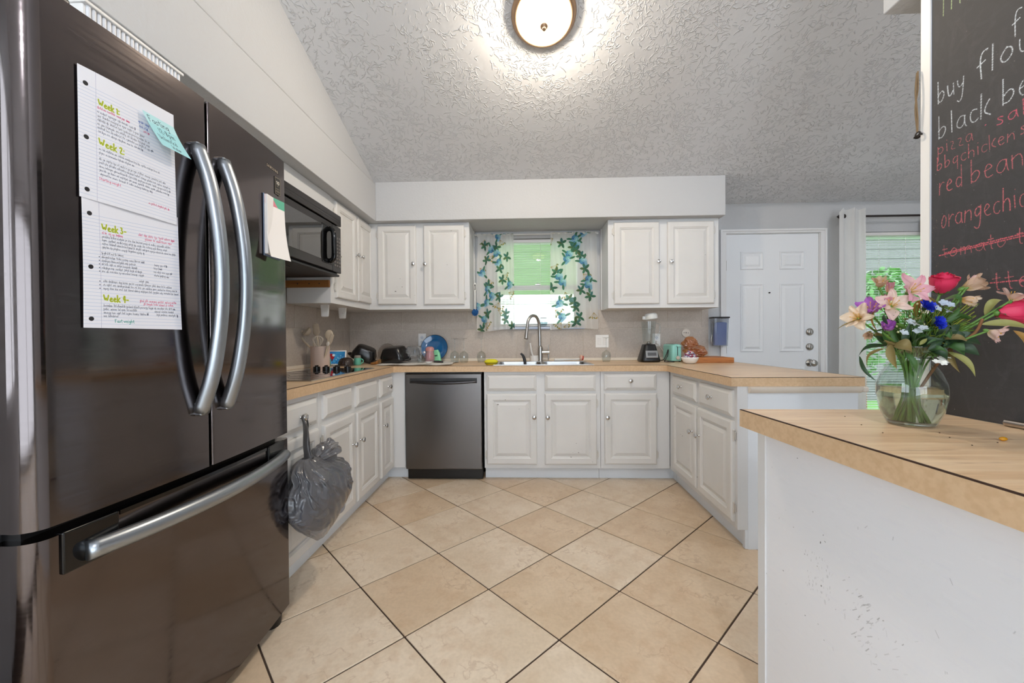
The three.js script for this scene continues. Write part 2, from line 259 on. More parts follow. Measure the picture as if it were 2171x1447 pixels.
// tiled splashback: the tiles are children of the walls they are set on
{
  obj('tile_bed', [span(-1.658, SW[0], 0.86, 1.362, 0, 0.005), span(SW[1], 1.66, 0.86, 1.362, 0, 0.005), span(SW[0], SW[1], 0.86, 1.2, 0, 0.005)], M.joint, wallBack);
  obj('tile_bed', span(-1.658, -1.653, 0.86, 1.52, 0, 2.1), M.joint, wallLeft);
  const tile = (parent, a0, a1, y0, y1, side) => { if (a1 - a0 < 0.015) return; const g = 0.002; obj('tile', side ? span(-1.655, -1.6488, y0 + g, y1 - g, a0 + g, a1 - g, 0.0018) : span(a0 + g, a1 - g, y0 + g, y1 - g, 0.003, 0.0088, 0.0018), M.splash, parent); };
  for (const [y0, y1, off, holed] of [[0.885, 1.19, -0.693, 0], [1.19, 1.362, -0.844, 1]]) for (let k = -4; k < 9; k++) {
    const a = max(-1.65, off + k * 0.305), b = min(1.66, off + (k + 1) * 0.305); if (b <= a) continue;
    if (holed) { tile(wallBack, a, min(b, SW[0]), y0, y1); tile(wallBack, max(a, SW[1]), b, y0, y1); } else tile(wallBack, a, b, y0, min(y1, a > -0.5 && b < 0.6 ? 1.19 : y1));
  }
  for (const [y0, y1, off] of [[0.885, 1.19, 0.13], [1.19, 1.495, -0.02], [1.495, 1.52, 0.13]]) for (let k = -1; k < 7; k++) { const a = max(0.009, off + k * 0.305), b = min(2.1, off + (k + 1) * 0.305); if (b > a) tile(wallLeft, a, b, y0, y1, true); }
}
struct('trim_1', [span(-1.65, 1.66, 0.8965, 0.922, 0.0088, 0.02, 0.004)], M.caulk, 'cream caulk strip along the back of the worktop');
struct('trim_2', [span(-1.649, -1.636, 0.8965, 0.922, 0.02, 2.1, 0.004)], M.caulk, 'cream caulk strip along the left wall');

// sink window
{
  const [x0, x1, y0, y1] = SW, w = thing('window_1', 'white double-hung window above the sink', 'window', [0, 0, 0]); w.userData.kind = 'structure';
  obj('window_frame', [span(x0, x0 + 0.035, y0, y1, -0.12, -0.05, 0.004), span(x1 - 0.035, x1, y0, y1, -0.12, -0.05, 0.004), span(x0, x1, y1 - 0.035, y1, -0.12, -0.05, 0.004), span(x0, x1, y0, y0 + 0.035, -0.12, -0.05, 0.004)], M.white, w);
  obj('sash', [span(x0 + 0.03, x1 - 0.03, 1.555, 1.6, -0.105, -0.06, 0.004), span(x0 + 0.035, x0 + 0.065, y0 + 0.03, 1.56, -0.1, -0.065), span(x1 - 0.065, x1 - 0.035, y0 + 0.03, 1.56, -0.1, -0.065)], M.white, w);
  obj('sash_lock', [span(0.09, 0.14, 1.6, 1.612, -0.085, -0.06, 0.003), ball(0.009, 0.12, 1.614, -0.07, 1.5, 0.7, 1)], M.nickel, w);
  obj('pane', span(x0 + 0.03, x1 - 0.03, 1.59, y1 - 0.03, -0.098, -0.094), M.pane, w); obj('pane', span(x0 + 0.03, x1 - 0.03, y0 + 0.03, 1.56, -0.088, -0.084), M.pane, w);
  obj('window_sill', span(x0 - 0.02, x1 + 0.02, 1.186, 1.21, -0.05, 0.03, 0.006), std('#b9c6dc', 0.3), w);
}
// entry door and its casing
{
  const [x0, x1, , y1] = DW, d = thing('door_1', 'white six-panel entry door with three metal locks', 'door', [0, 0, 0]); d.userData.kind = 'structure';
  const paint = std('#eceff2', 0.4);
  obj('door_slab', span(x0 + 0.008, x1 - 0.008, 0.004, y1 - 0.008, -0.055, -0.012, 0.003), paint, d);
  const R = [[0, 0], [0.003, 0.007], [0.009, 0.009], [0.02, 0.001], [0.028, 0.001], [0.046, 0.01]];
  for (const [a, b] of [[1.954, 2.159], [2.301, 2.52]]) for (const [c, e] of [[1.711, 1.876], [0.966, 1.586], [0.22, 0.82]]) obj('door_panel', at(ringPanel(b - a, e - c, R), (a + b) / 2, (c + e) / 2, -0.0122), paint, d);
  obj('peephole', rot(at(cyl(0.007, 0.007, 0.01, 12), 0, 0, 0), PI / 2).translate(2.212, 1.502, -0.01), M.black, d);
  for (const y of [1.144, 1.009]) { const r = obj('deadbolt', rot(lathe([[0, 0], [0.032, 0], [0.032, 0.008], [0.024, 0.016], [0.016, 0.018], [0.014, 0.022], [0, 0.022]], 28), PI / 2).translate(2.567, y, -0.012), M.nickel, d); obj('thumb_turn', span(2.561, 2.573, y - 0.016, y + 0.016, 0.008, 0.022, 0.004), M.nickel, r); }
  obj('door_handle', rot(lathe([[0, 0], [0.034, 0], [0.034, 0.006], [0.014, 0.014], [0.013, 0.034], [0.026, 0.042], [0.031, 0.056], [0.026, 0.07], [0, 0.076]], 28), PI / 2).translate(2.567, 0.865, -0.012), M.nickel, d);
  for (const y of [1.75, 1.0, 0.28]) obj('hinge', rot(cyl(0.006, 0.006, 0.09, 10)).translate(x0 + 0.008, y, -0.006), M.nickel, d);
  const prof = (a, b, c, e, q = 0) => [span(a, b, c, e, -0.001, 0.012 + q, 0.003)];
  obj('casing', [...prof(x0 - 0.05, x0 + 0.004, 0, y1 + 0.03), ...prof(x1 - 0.004, x1 + 0.05, 0, y1 + 0.03), ...prof(x0 - 0.0505, x1 + 0.0505, y1 - 0.004, y1 + 0.0305, 0.0006),
    span(x0 - 0.05, x0 - 0.03, 0, y1 + 0.03, 0, 0.02, 0.005), span(x1 + 0.03, x1 + 0.05, 0, y1 + 0.03, 0, 0.02, 0.005), span(x0 - 0.051, x1 + 0.051, y1 + 0.012, y1 + 0.032, -0.001, 0.0207, 0.005),
    span(x0, x0 + 0.008, 0, y1, -0.12, 0), span(x1 - 0.008, x1, 0, y1, -0.12, 0), span(x0, x1, y1 - 0.008, y1, -0.12, 0)], M.trim, d);
}
// dining window
{
  const [x0, x1, y0, y1] = W2, w = thing('window_2', 'white-framed dining window beside the entry door', 'window', [0, 0, 0]); w.userData.kind = 'structure';
  obj('window_frame', [span(x0, x0 + 0.04, y0, y1, -0.12, -0.03, 0.004), span(x1 - 0.04, x1, y0, y1, -0.12, -0.03, 0.004), span(x0, x1, y1 - 0.04, y1, -0.12, -0.03, 0.004), span(x0, x1, y0, y0 + 0.04, -0.12, -0.03, 0.004)], M.trim, w);
  obj('sash', span(x0 + 0.03, x1 - 0.03, 1.13, 1.175, -0.11, -0.07, 0.004), M.trim, w);
  obj('pane', span(x0 + 0.03, x1 - 0.03, y0 + 0.03, y1 - 0.03, -0.1, -0.096), M.pane, w);
}
{
  const w = thing('window_3', 'unseen wide patio window behind the camera, placed to light the kitchen', 'window', [0, 0, 0]); w.userData.kind = 'structure';  // out of view, sized to let daylight into the kitchen from behind
  obj('window_frame', [span(-1.5, -1.42, 0.06, 2.25, 7.02, 7.1), span(3.02, 3.1, 0.06, 2.25, 7.02, 7.1), span(0.76, 0.84, 0.06, 2.25, 7.02, 7.1), span(-1.42, 0.76, 0.06, 0.14, 7.02, 7.1), span(0.84, 3.02, 0.06, 0.14, 7.02, 7.1), span(-1.42, 0.76, 2.17, 2.25, 7.02, 7.1), span(0.84, 3.02, 2.17, 2.25, 7.02, 7.1)], M.trim, w);
  obj('pane', span(-1.44, 3.04, 0.12, 2.2, 7.055, 7.06), M.pane, w);
}
{
  const w = thing('window_4', 'unseen side window in the left wall behind the camera, placed to light the near half wall', 'window', [0, 0, 0]); w.userData.kind = 'structure';  // out of view, placed to light the near half wall and chalkboard
  obj('window_frame', [span(-1.76, -1.69, 0.85, 0.91, 3.5, 5.1), span(-1.76, -1.69, 2.09, 2.15, 3.5, 5.1), span(-1.76, -1.69, 0.91, 2.09, 3.5, 3.56), span(-1.76, -1.69, 0.91, 2.09, 5.04, 5.1), span(-1.76, -1.69, 0.91, 2.09, 4.27, 4.33)], M.trim, w);
  obj('pane', span(-1.73, -1.725, 0.9, 2.1, 3.55, 5.05), M.pane, w);
}
// chalkboard wall
const CB = { x: 1.135, z0: 2.525, z1: 3.425, y0: 0.897, y1: 2.09 };
const chalk = struct('wall_chalkboard', span(1.135, 1.26, 0, 2.09, 2.497, 4.7, 0.003), M.wall, 'partition wall painted as a chalkboard above the near counter');
obj('corner_bead', [span(1.1315, 1.136, 0, 2.09, 2.494, 2.522, 0.0015)], std('#f2efe9', 0.4), chalk);
obj('blue_grey_strip', span(1.131, 1.136, 0.897, 2.09, 2.5215, 2.525), std('#b9bfc9', 0.5), chalk);  // thin blue-grey strip beside the white bead
struct('ceiling_beam', span(1.1, 1.3, 2.09, 3.5, 2.41, 4.7, 0.004), M.wall, 'white header beam above the chalkboard wall');
{
  const k = 1400, W = 1260, H = 1670, tex = canvas(W, H, (c) => {
    c.fillStyle = '#3b3a3b'; c.fillRect(0, 0, W, H);
    for (let i = 0; i < 2600; i++) { c.globalAlpha = rr(0.01, 0.05); c.strokeStyle = rnd() < 0.65 ? '#8d8883' : '#1d1c1d'; c.lineWidth = rr(2, 16); const x = rr(0, W), y = rr(0, H), a = rr(-0.5, 0.5) + (rnd() < 0.6 ? PI / 2 : 0); c.beginPath(); c.moveTo(x, y); c.quadraticCurveTo(x + rr(-20, 20), y + 30, x + cos(a) * rr(20, 150), y + sin(a) * rr(20, 150)); c.stroke(); }
    c.globalAlpha = 1; for (let i = 0; i < 260; i++) { c.fillStyle = 'rgba(220,215,208,' + rr(0.15, 0.6) + ')'; c.fillRect(rr(0, W), rr(0, H), rr(1, 3), rr(1, 3)); }
    for (let i = 0; i < 130; i++) { c.fillStyle = 'rgba(190,165,120,' + rr(0.1, 0.5) + ')'; c.fillRect(rr(0, 26), rr(900, 1400), rr(1, 3), rr(1, 4)); }
    const X = (z) => (z - CB.z0) * k, Y = (y) => (CB.y1 - y) * k, wr = (s, z0, z1, y, xh, col, w = 5) => hand(c, s, X(z0), Y(y), xh * k, col, w * 0.8, { fit: z1 ? (z1 - z0) * k : 0, rough: 1.6, jitter: 0.05 });
    const wh = '#dfe6ea', rd = '#d8696f', pk = '#e0566e', gn = '#b6cf8e';
    wr('Things', 2.54, 2.7, 1.97, 0.05, gn, 6); wr('for', 2.705, 2.78, 1.803, 0.03, wh, 7);
    wr('buy', 2.54, 2.612, 1.742, 0.033, wh, 6); wr('flour', 2.633, 2.785, 1.75, 0.034, wh, 7);
    wr('black', 2.541, 2.67, 1.645, 0.034, wh, 6); wr('beans', 2.688, 2.83, 1.652, 0.034, wh, 6);
    wr('*', 2.652, 0, 1.617, 0.012, pk, 12); wr('salad', 2.676, 2.79, 1.61, 0.02, pk, 5);
    wr('pizza', 2.541, 2.63, 1.602, 0.021, rd, 4); wr('bbqchicken', 2.538, 2.718, 1.56, 0.02, rd, 4); wr('salad', 2.722, 2.8, 1.565, 0.02, rd, 4);
    wr('red', 2.545, 2.608, 1.493, 0.032, rd, 5); wr('beans', 2.62, 2.76, 1.493, 0.034, rd, 5);
    wr('orangechicken', 2.549, 2.8, 1.4, 0.032, rd, 5);
    wr('tomato tart', 2.553, 2.8, 1.318, 0.022, rd, 4); wr('tte', 2.668, 2.75, 1.217, 0.026, rd, 5);
    c.strokeStyle = '#d85d68'; c.lineWidth = 4; c.setLineDash([9, 2, 5, 1]); for (const [z0, ya, z1, yb] of [[2.545, 1.327, 2.8, 1.337], [2.56, 1.331, 2.8, 1.343], [2.665, 1.236, 2.8, 1.232]]) { c.beginPath(); c.moveTo(X(z0), Y(ya)); c.lineTo(X(z1), Y(yb)); c.stroke(); }
    c.setLineDash([]); for (let i = 0; i < 60000; i++) { c.fillStyle = rnd() < 0.5 ? 'rgba(58,57,58,.55)' : 'rgba(48,47,48,.5)'; c.fillRect(rr(0, 420), rr(0, H), rr(0.6, 2), rr(0.6, 2)); }
  });
  obj('chalkboard', at(rot(new THREE.PlaneGeometry(0.9, 1.193), 0, -PI / 2), 1.1325, (0.897 + 2.09) / 2, 2.975), std('#ffffff', 0.62, { map: tex }), chalk);
}
// ---------- outdoors, seen through the blinds ----------
tag(obj('lawn', span(-8, 16, -0.3, -0.2, -14, -0.2), std('#5d8f3e', 0.9)), 'green lawn outside the windows', 'lawn', null, 'structure');
{
  const f = thing('white_backdrop', 'white clapboard shed wall placed across the yard to block the bright sky behind the sink window', 'backdrop', [0, -0.2, -4.2]);  // tall white wall put here to keep bright sky out of the window
  for (let i = 0; i < 26; i++) obj('board', box(5, 0.16, 0.03, 0.2, 0.08 + i * 0.155, 0, 0.004), M.white, f);
  const p = thing('patio_cover', 'sage green ribbed patio cover outside the sink window', 'awning', [0.1, 0, -0.35]), m = std('#b9c6a8', 0.6, { transmission: 0.24, thickness: 0 });
  for (let i = 0; i < 9; i++) obj('panel', rot(box(2.4, 0.012, 0.2, 0, 0, 0, 0.004), -0.32).translate(0, 2.28 - i * 0.062, -0.25 - i * 0.195), m, p);
  obj('beam', span(-1.2, 1.2, 1.62, 1.72, -2.1, -2.02), M.white, p);
  for (const x of [-1.15, 1.15]) obj('post', span(x - 0.05, x + 0.05, -0.2, 1.7, -2.12, -2.02), M.white, p);
  const b = thing('garden_bush', 'bright green bush outside the dining window', 'bush', [5.15, -0.2, -2.6]), L = std('#4f8a34', 0.7, { transmission: 0.35, thickness: 0 });
  const lf = []; for (let i = 0; i < 3600; i++) { const a = rr(0, 2 * PI), e = rr(-0.3, 1.3), r = rr(0.75, 1.05); lf.push(rot(new THREE.CircleGeometry(0.04, 5), rr(0, 3), rr(0, 3)).translate(cos(a) * cos(e) * r, 1.1 + sin(e) * r * 1.2, sin(a) * cos(e) * r)); }
  obj('foliage', lf, L, b); obj('trunk', at(cyl(0.07, 0.05, 1.2, 8), 0, 0.6, 0), M.twig, b);
  const h = thing('neighbour_house', 'grey clapboard house beyond the dining window', 'building', [8.75, -0.2, -4.6]), g = std('#62645f', 0.8);
  for (let i = 0; i < 20; i++) obj('board', rot(box(5.6, 0.2, 0.02), -0.08).translate(0, 0.1 + i * 0.19, 0), g, h);
  obj('wall', span(-2.8, 2.8, 0, 3.9, -2.5, -0.02), g, h); obj('roof', rot(box(6.2, 0.1, 3.2), 0.4).translate(0, 4.3, -1.2), std('#5b5a58', 0.9), h);
}
// ---------- lamps ----------
function ceilingLight(name, label, x, z, power, slope, color = '#ffefd9') {
  const t = thing(name, label, 'ceiling light', [x, ceilY(z), z]); t.rotation.x = slope;
  obj('rim', lathe([[0.02, -0.002], [0.158, -0.002], [0.168, -0.006], [0.17, -0.014], [0.163, -0.02], [0.16, -0.027], [0.152, -0.034], [0.145, -0.036], [0.139, -0.034], [0.138, -0.02], [0.02, -0.01]], 56), M.bronze, t);
  const g = []; for (let i = 0; i <= 14; i++) { const a = i / 14 * PI / 2; g.push([0.1385 * cos(a), -0.033 - 0.064 * sin(a)]); }
  obj('glass_bowl', lathe(g, 56), M.glow, t);
  obj('finial', lathe([[0, -0.095], [0.017, -0.0965], [0.019, -0.1], [0.013, -0.105], [0.007, -0.108], [0.0105, -0.116], [0.008, -0.123], [0, -0.126]], 24), M.bronze, t);
  const l = new THREE.PointLight(color, power); l.position.set(0, -0.062, 0); l.shadow.radius = 3.2; l.castShadow = true; t.add(l);
  return t;
}
ceilingLight('ceiling_light', 'round bronze-rimmed flush ceiling light glowing on the sloped ceiling', 0.105, 1.575, KITCHEN_LAMP, -0.332);
ceilingLight('ceiling_light', 'added fill lamp behind the camera, built as a flush ceiling light', 0.3, 5.2, LIVING_FILL, 0.32, '#f2f5ff');  // added fill behind the camera, brightens kitchen and ceiling
ceilingLight('ceiling_light', 'added fill lamp over the dining area, out of view beyond the partition', 3.1, 2.2, DINING_FILL, -0.332, '#f6f7ff');  // added fill for the dining side, fixture out of view
// ---------- fitted cabinets ----------
const knobShape = lathe([[0, 0], [0.0075, 0], [0.0075, 0.003], [0.0045, 0.006], [0.0045, 0.013], [0.009, 0.016], [0.0155, 0.021], [0.0165, 0.026], [0.013, 0.0305], [0, 0.032]], 24).rotateX(PI / 2);
const DOOR = [[0, 0], [0.001, 0.013], [0.006, 0.019], [0.012, 0.0205], [0.047, 0.0205], [0.052, 0.0165], [0.058, 0.015], [0.06, 0.009], [0.064, 0.009], [0.088, 0.0185]];
const DRAW = [[0, 0], [0.001, 0.01], [0.004, 0.012], [0.022, 0.0205], [0.026, 0.0205]];
// the front: centre (u, y) on a face; place(u, y) -> [x, y, z], turn about y
function front(parent, kind, face, u0, u1, y0, y1, knob, hingeSide) {
  const w = u1 - u0, h = y1 - y0, u = (u0 + u1) / 2, y = (y0 + y1) / 2, g = ringPanel(w, h, kind === 'door' ? DOOR : DRAW);
  const m = obj(kind, g, M.enamel, parent); face.place(m, u, y);
  if (knob) { const k = obj('knob', knobShape.clone(), M.chrome, m); k.position.set((knob[0] - u) * face.dir, knob[1] - y, 0.0195); }
  if (hingeSide) for (const s of [-1, 1]) { const g = at(cyl(0.0045, 0.0045, 0.05, 8), 0, 0, 0), k = obj('hinge', [g, box(0.012, 0.04, 0.004, hingeSide * 0.006, 0, -0.004, 0.001), ball(0.005, 0, 0.028, 0), ball(0.005, 0, -0.028, 0)], M.hinge, m); k.position.set(hingeSide * (w / 2 + 0.003), s * (h / 2 - 0.075), 0.008); }
  return m;
}
const faceBack = (z) => ({ dir: 1, place: (m, u, y) => m.position.set(u, y, z) });
const faceLeft = (x) => ({ dir: -1, place: (m, u, y) => { m.position.set(x, y, u); m.rotation.y = PI / 2; } });      // looks towards +x; u = z
const faceRight = (x) => ({ dir: 1, place: (m, u, y) => { m.position.set(x, y, u); m.rotation.y = -PI / 2; } });      // looks towards -x; u = z
const cabinet = (name, label, body, kick, group) => { const t = thing(name, label, 'cabinet', [0, 0, 0], 0, group); obj('carcass', body, M.enamelPlain, t); if (kick) obj('toe_kick', kick, M.coolwhite, t); return t; };
const B0 = 0.1, B1 = 0.85, FL = faceLeft(-1.053), FB = faceBack(0.605), FR = faceRight(1.097);
{
  let c = cabinet('base_cabinet', 'white base cabinet beside the refrigerator, its drawer knob holding the grey bag', span(-1.62, -1.053, B0, B1, 1.703, 2.1, 0.002), span(-1.62, -1.108, 0, B0, 1.703, 2.1));
  front(c, 'drawer', FL, 1.737, 2.06, 0.692, 0.822, [1.893, 0.753]); front(c, 'door', FL, 1.729, 2.06, 0.113, 0.666, null);
  c = cabinet('base_cabinet', 'white double-door base cabinet under the black cooktop', span(-1.62, -1.053, B0, B1, 0.908, 1.701, 0.002), span(-1.62, -1.108, 0, B0, 0.908, 1.701));
  front(c, 'drawer', FL, 1.343, 1.671, 0.698, 0.824); front(c, 'drawer', FL, 0.945, 1.279, 0.692, 0.824);
  front(c, 'door', FL, 1.312, 1.673, 0.11, 0.664, [1.354, 0.482], -1); front(c, 'door', FL, 0.92, 1.28, 0.11, 0.66, [1.245, 0.484]);
  c = cabinet('base_cabinet', 'narrow white corner cabinet left of the dishwasher', [span(-1.62, -1.053, B0, B1, 0.02, 0.906, 0.002), span(-1.06, -0.947, B0, B1, 0.02, 0.605, 0.002)], [span(-1.62, -1.108, 0, B0, 0.02, 0.906), span(-1.12, -0.95, 0, B0, 0.02, 0.53)]);
  front(c, 'drawer', FL, 0.62, 0.873, 0.688, 0.822, [0.736, 0.752]); front(c, 'door', FL, 0.612, 0.878, 0.108, 0.66, [0.834, 0.481]);
  c = cabinet('base_cabinet', 'white double-door sink base cabinet right of the dishwasher', [span(-0.326, -0.308, B0, B1, 0.02, 0.58), span(0.555, 0.57, B0, B1, 0.02, 0.58), span(-0.308, 0.555, B0, 0.118, 0.02, 0.58), span(-0.326, 0.57, B0, B1, 0.581, 0.605, 0.002)], span(-0.326, 0.57, 0, B0, 0.05, 0.53));
  front(c, 'drawer', FB, -0.306, 0.081, 0.7, 0.828); front(c, 'drawer', FB, 0.143, 0.535, 0.7, 0.828);
  front(c, 'door', FB, -0.307, 0.082, 0.132, 0.678, [0.061, 0.5], -1); front(c, 'door', FB, 0.142, 0.541, 0.132, 0.678, [0.164, 0.499], 1);
  c = cabinet('base_cabinet', 'white cabinet with one knobbed drawer over one door in the right corner', span(0.572, 1.096, B0, B1, 0.02, 0.605, 0.002), [span(0.572, 1.15, 0, B0, 0.05, 0.53), span(1.149, 1.3, 0, B0, 0.05, 0.6)]);
  front(c, 'drawer', FB, 0.598, 0.993, 0.703, 0.831, [0.793, 0.778]); front(c, 'door', FB, 0.598, 0.995, 0.136, 0.68, [0.618, 0.499], 1);
  c = cabinet('base_cabinet', 'white peninsula cabinet with two drawers, two doors and a plain end panel', span(1.097, 1.705, B0, B1, 0.612, 1.575, 0.002), [span(1.15, 1.69, 0, B0, 0.602, 1.572), span(1.135, 1.165, 0, 0.1, 1.55, 1.5745, 0.003)]);
  front(c, 'drawer', FR, 0.697, 1.102, 0.69, 0.822, [0.884, 0.761]); front(c, 'drawer', FR, 1.15, 1.546, 0.684, 0.826, [1.331, 0.758]);
  front(c, 'door', FR, 0.703, 1.107, 0.14, 0.664, [1.063, 0.494]); front(c, 'door', FR, 1.132, 1.552, 0.134, 0.664, [1.164, 0.492], 1);
  obj('end_panel', span(1.15, 1.706, 0.0, 0.83, 1.574, 1.577, 0.001), M.coolwhite, c);
  const cove = new THREE.Shape(); cove.moveTo(0, 0); cove.lineTo(0.01, 0); cove.quadraticCurveTo(0.028, 0.006, 0.03, 0.032); cove.lineTo(0, 0.032);
  obj('cove_moulding', [at(rot(new THREE.ExtrudeGeometry(cove, { depth: 0.56, bevelEnabled: false }), 0, -PI / 2), 1.71, 0.816, 1.577), span(1.705, 1.735, 0.822, 0.85, 0.62, 1.61, 0.008)], M.offwhite, c);
}
const U0 = 1.356, U1 = 2.087, GB = faceBack(0.33), GL = faceLeft(-1.33);
{
  let c = cabinet('wall_cabinet', 'white double-door wall cabinet left of the sink window', span(-1.33, -0.47, U0, U1, 0.01, 0.33, 0.003));
  obj('side_stile', span(-0.4715, -0.463, U0, U1, 0.01, 0.05, 0.002), M.enamelPlain, c);
  front(c, 'door', GB, -1.252, -0.922, 1.397, 2.068, [-0.942, 1.737], -1); front(c, 'door', GB, -0.858, -0.512, 1.393, 2.066, [-0.841, 1.734], 1);
  c = cabinet('wall_cabinet', 'white double-door wall cabinet right of the sink window', span(0.69, 1.598, U0 - 0.006, U1, 0.01, 0.33, 0.003));
  obj('side_stile', span(0.683, 0.6915, U0, U1, 0.01, 0.05, 0.002), M.enamelPlain, c);
  front(c, 'door', GB, 0.737, 1.11, 1.383, 2.062, [1.096, 1.728], -1); front(c, 'door', GB, 1.176, 1.556, 1.381, 2.062, [1.201, 1.726], 1);
  c = cabinet('wall_cabinet', 'white wall cabinet with two narrow doors between microwave and corner', span(-1.64, -1.33, U0, U1, 0.01, 1.0, 0.003));
  front(c, 'door', GL, 0.61, 0.945, 1.398, 2.072, [0.635, 1.758], -1); front(c, 'door', GL, 0.275, 0.59, 1.405, 2.072, [0.545, 1.761], 1);
  c = cabinet('wall_cabinet', 'plain white cabinet above the black microwave', span(-1.64, -1.325, 1.94, U1, 1.003, 1.76, 0.003));
  c = cabinet('wall_cabinet', 'plain white cabinet recessed over the refrigerator', span(-1.64, -1.335, 1.9, U1, 1.765, 3.1, 0.003));
  tag(obj('wood_cleat', span(-1.64, -1.335, 1.464, 1.512, 1.0, 1.02, 0.002), met(std('#a8814f', 0.7, { map: woodTex }))), 'raw wood cleat screwed to the cabinet side below the microwave', 'cleat');
  for (const x of [-1.55, -1.47, -1.4]) obj('screw', rot(cyl(0.004, 0.004, 0.004, 10), PI / 2).translate(x, 1.488, 1.021), M.darkplastic, scene.getObjectByName('wood_cleat'));
  for (const [z, lab] of [[0.85, 'white plastic paper towel bracket under the cabinet, the nearer one'], [0.575, 'white plastic paper towel bracket with round boss, nearer the corner']]) {
    const t = thing('towel_bracket', lab, 'bracket', [-1.45, 1.356, z]); obj('arm', loft([{ y: -0.085, a: 0.02, b: 0.006, n: 4 }, { y: -0.08, a: 0.027, b: 0.009, n: 4 }, { y: 0, a: 0.032, b: 0.009, n: 5 }], 24), M.white, t);
    obj('boss', rot(cyl(0.016, 0.013, 0.012, 18), PI / 2).translate(0, -0.055, z > 0.7 ? -0.012 : 0.012), M.white, t);
  }
}
// ---------- worktops ----------
{
  const C0 = 0.8505, C1 = 0.8965, t = thing('countertop', 'U-shaped pale wood laminate worktop around the sink and cooktop', 'countertop');
  const sink = rect(-0.235, 0.505, 0.165, 0.575);
  obj('laminate', plan([[-1.655, 0.004], [1.735, 0.004], [1.735, 1.573], [1.07, 1.573], [1.066, 0.652], [1.04, 0.63], [-1.0, 0.63], [-1.026, 0.652], [-1.026, 2.1], [-1.655, 2.1]], C0, C1, [sink]), M.wood, t);
  const e = (pts) => obj('edge_band', plan(pts, C0 - 0.001, C1 - 0.0022), M.edge, t), s = (pts) => obj('seam', plan(pts, C1 - 0.002, C1 + 0.0002), M.seam, t);
  const strip = (x0, z0, x1, z1, w = 0.004) => { const l = Math.hypot(x1 - x0, z1 - z0), nx = (z1 - z0) / l * w, nz = -(x1 - x0) / l * w; return [[x0, z0], [x1, z1], [x1 + nx, z1 + nz], [x0 + nx, z0 + nz]]; };
  for (const [a, b, c, d] of [[-1.0, 0.63, 1.04, 0.63], [1.04, 0.63, 1.066, 0.652], [1.066, 0.652, 1.07, 1.577], [1.066, 1.573, 1.739, 1.573], [1.735, 1.577, 1.735, 0.004], [-1.026, 0.652, -1.0, 0.63], [-1.026, 2.1, -1.026, 0.652]]) { e(strip(c, d, a, b, 0.005)); s(strip(c, d, a, b, 0.0045)); }
  // near counter
  const n = thing('countertop', 'near slanted wood laminate counter carrying the flower vase', 'countertop'), fx = (z) => 0.631 + 0.0552 * (z - 2.489);
  obj('laminate', plan([[fx(2.489), 2.489], [1.131, 2.496], [1.131, 4.3], [fx(4.3), 4.3]], C0 - 0.002, C1), M.wood, n);
  obj('edge_band', plan(strip(fx(4.3), 4.3, fx(2.489), 2.489, 0.005), C0 - 0.0035, C1 - 0.0022), M.edge, n); obj('seam', plan(strip(fx(4.3), 4.3, fx(2.489), 2.489, 0.0045), C1 - 0.0019, C1 + 0.0003), M.seam, n);
  const pt = canvas(1024, 1024, (c, W, H) => { c.fillStyle = '#ebecef'; c.fillRect(0, 0, W, H); for (let i = 0; i < 3000; i++) { c.fillStyle = 'rgba(' + (rnd() < 0.5 ? '222,225,230' : '243,243,242') + ',' + rr(0.02, 0.1) + ')'; c.fillRect(rr(0, W), rr(0, H), rr(2, 40), rr(2, 10)); }
    const k = 1024, X = (z) => (z - 2.45) * k, Y = (y) => (0.86 - y) * k * 1.15, mark = (z, y, l, a, w, al) => { c.strokeStyle = 'rgba(52,50,48,' + al + ')'; c.lineWidth = w; c.lineCap = 'round'; c.beginPath(); c.moveTo(X(z), Y(y)); c.lineTo(X(z) + cos(a) * l, Y(y) + sin(a) * l); c.stroke(); };
    for (let i = 0; i < 15; i++) mark(rr(2.5, 2.72), rr(0.35, 0.8), rr(0, 5), rr(0, 3), rr(1, 3), rr(0.3, 0.8));
    for (let i = 0; i < 70; i++) { const z = 2.83 + rr(-0.1, 0.1) * rr(0, 1), y = 0.5 - (z - 2.83) * 0.5 + rr(-0.06, 0.06); mark(z, y, rr(2, 16), PI * 0.72 + rr(-0.3, 0.3), rr(0.6, 1.8), rr(0.04, 0.4)); }
    for (let i = 0; i < 60; i++) mark(2.69 + rr(-0.04, 0.04), 0.53 + rr(-0.05, 0.05), rr(2, 8), PI * 0.5 + rr(-0.3, 0.3), 1, rr(0.05, 0.35));
    for (let i = 0; i < 40; i++) mark(rr(2.5, 3.2), rr(0.1, 0.75), rr(1, 14), rr(1, 2.4), 1, rr(0.05, 0.3)); });
  const b = thing('counter_base', 'scuffed white half wall under the near counter', 'half wall'), px = (z) => 0.692 + 0.0552 * (z - 2.489);
  obj('core', plan([[px(2.474) + 0.004, 2.474], [1.12, 2.474], [1.12, 4.2], [px(4.2) + 0.004, 4.2]], 0, C0 - 0.003), M.coolwhite, b);
  const f = patch(1, 1, (u, v) => [px(2.474 + u * 1.7) + 0.001, v * 0.847, 2.474 + u * 1.7]), uv = f.attributes.uv; for (let i = 0; i < uv.count; i++) { uv.setXY(i, (0.024 + uv.getX(i) * 1.7), 1 - (0.86 - uv.getY(i) * 0.847) * 1.15); }
  obj('front_board', f, std('#ffffff', 0.4, { map: pt }), b);
  obj('corner_trim', plan([[px(2.474) - 0.003, 2.472], [px(2.474) + 0.02, 2.472], [px(2.503) + 0.02, 2.503], [px(2.503) - 0.003, 2.503]], 0, C0 - 0.004), M.enamelPlain, b);
}
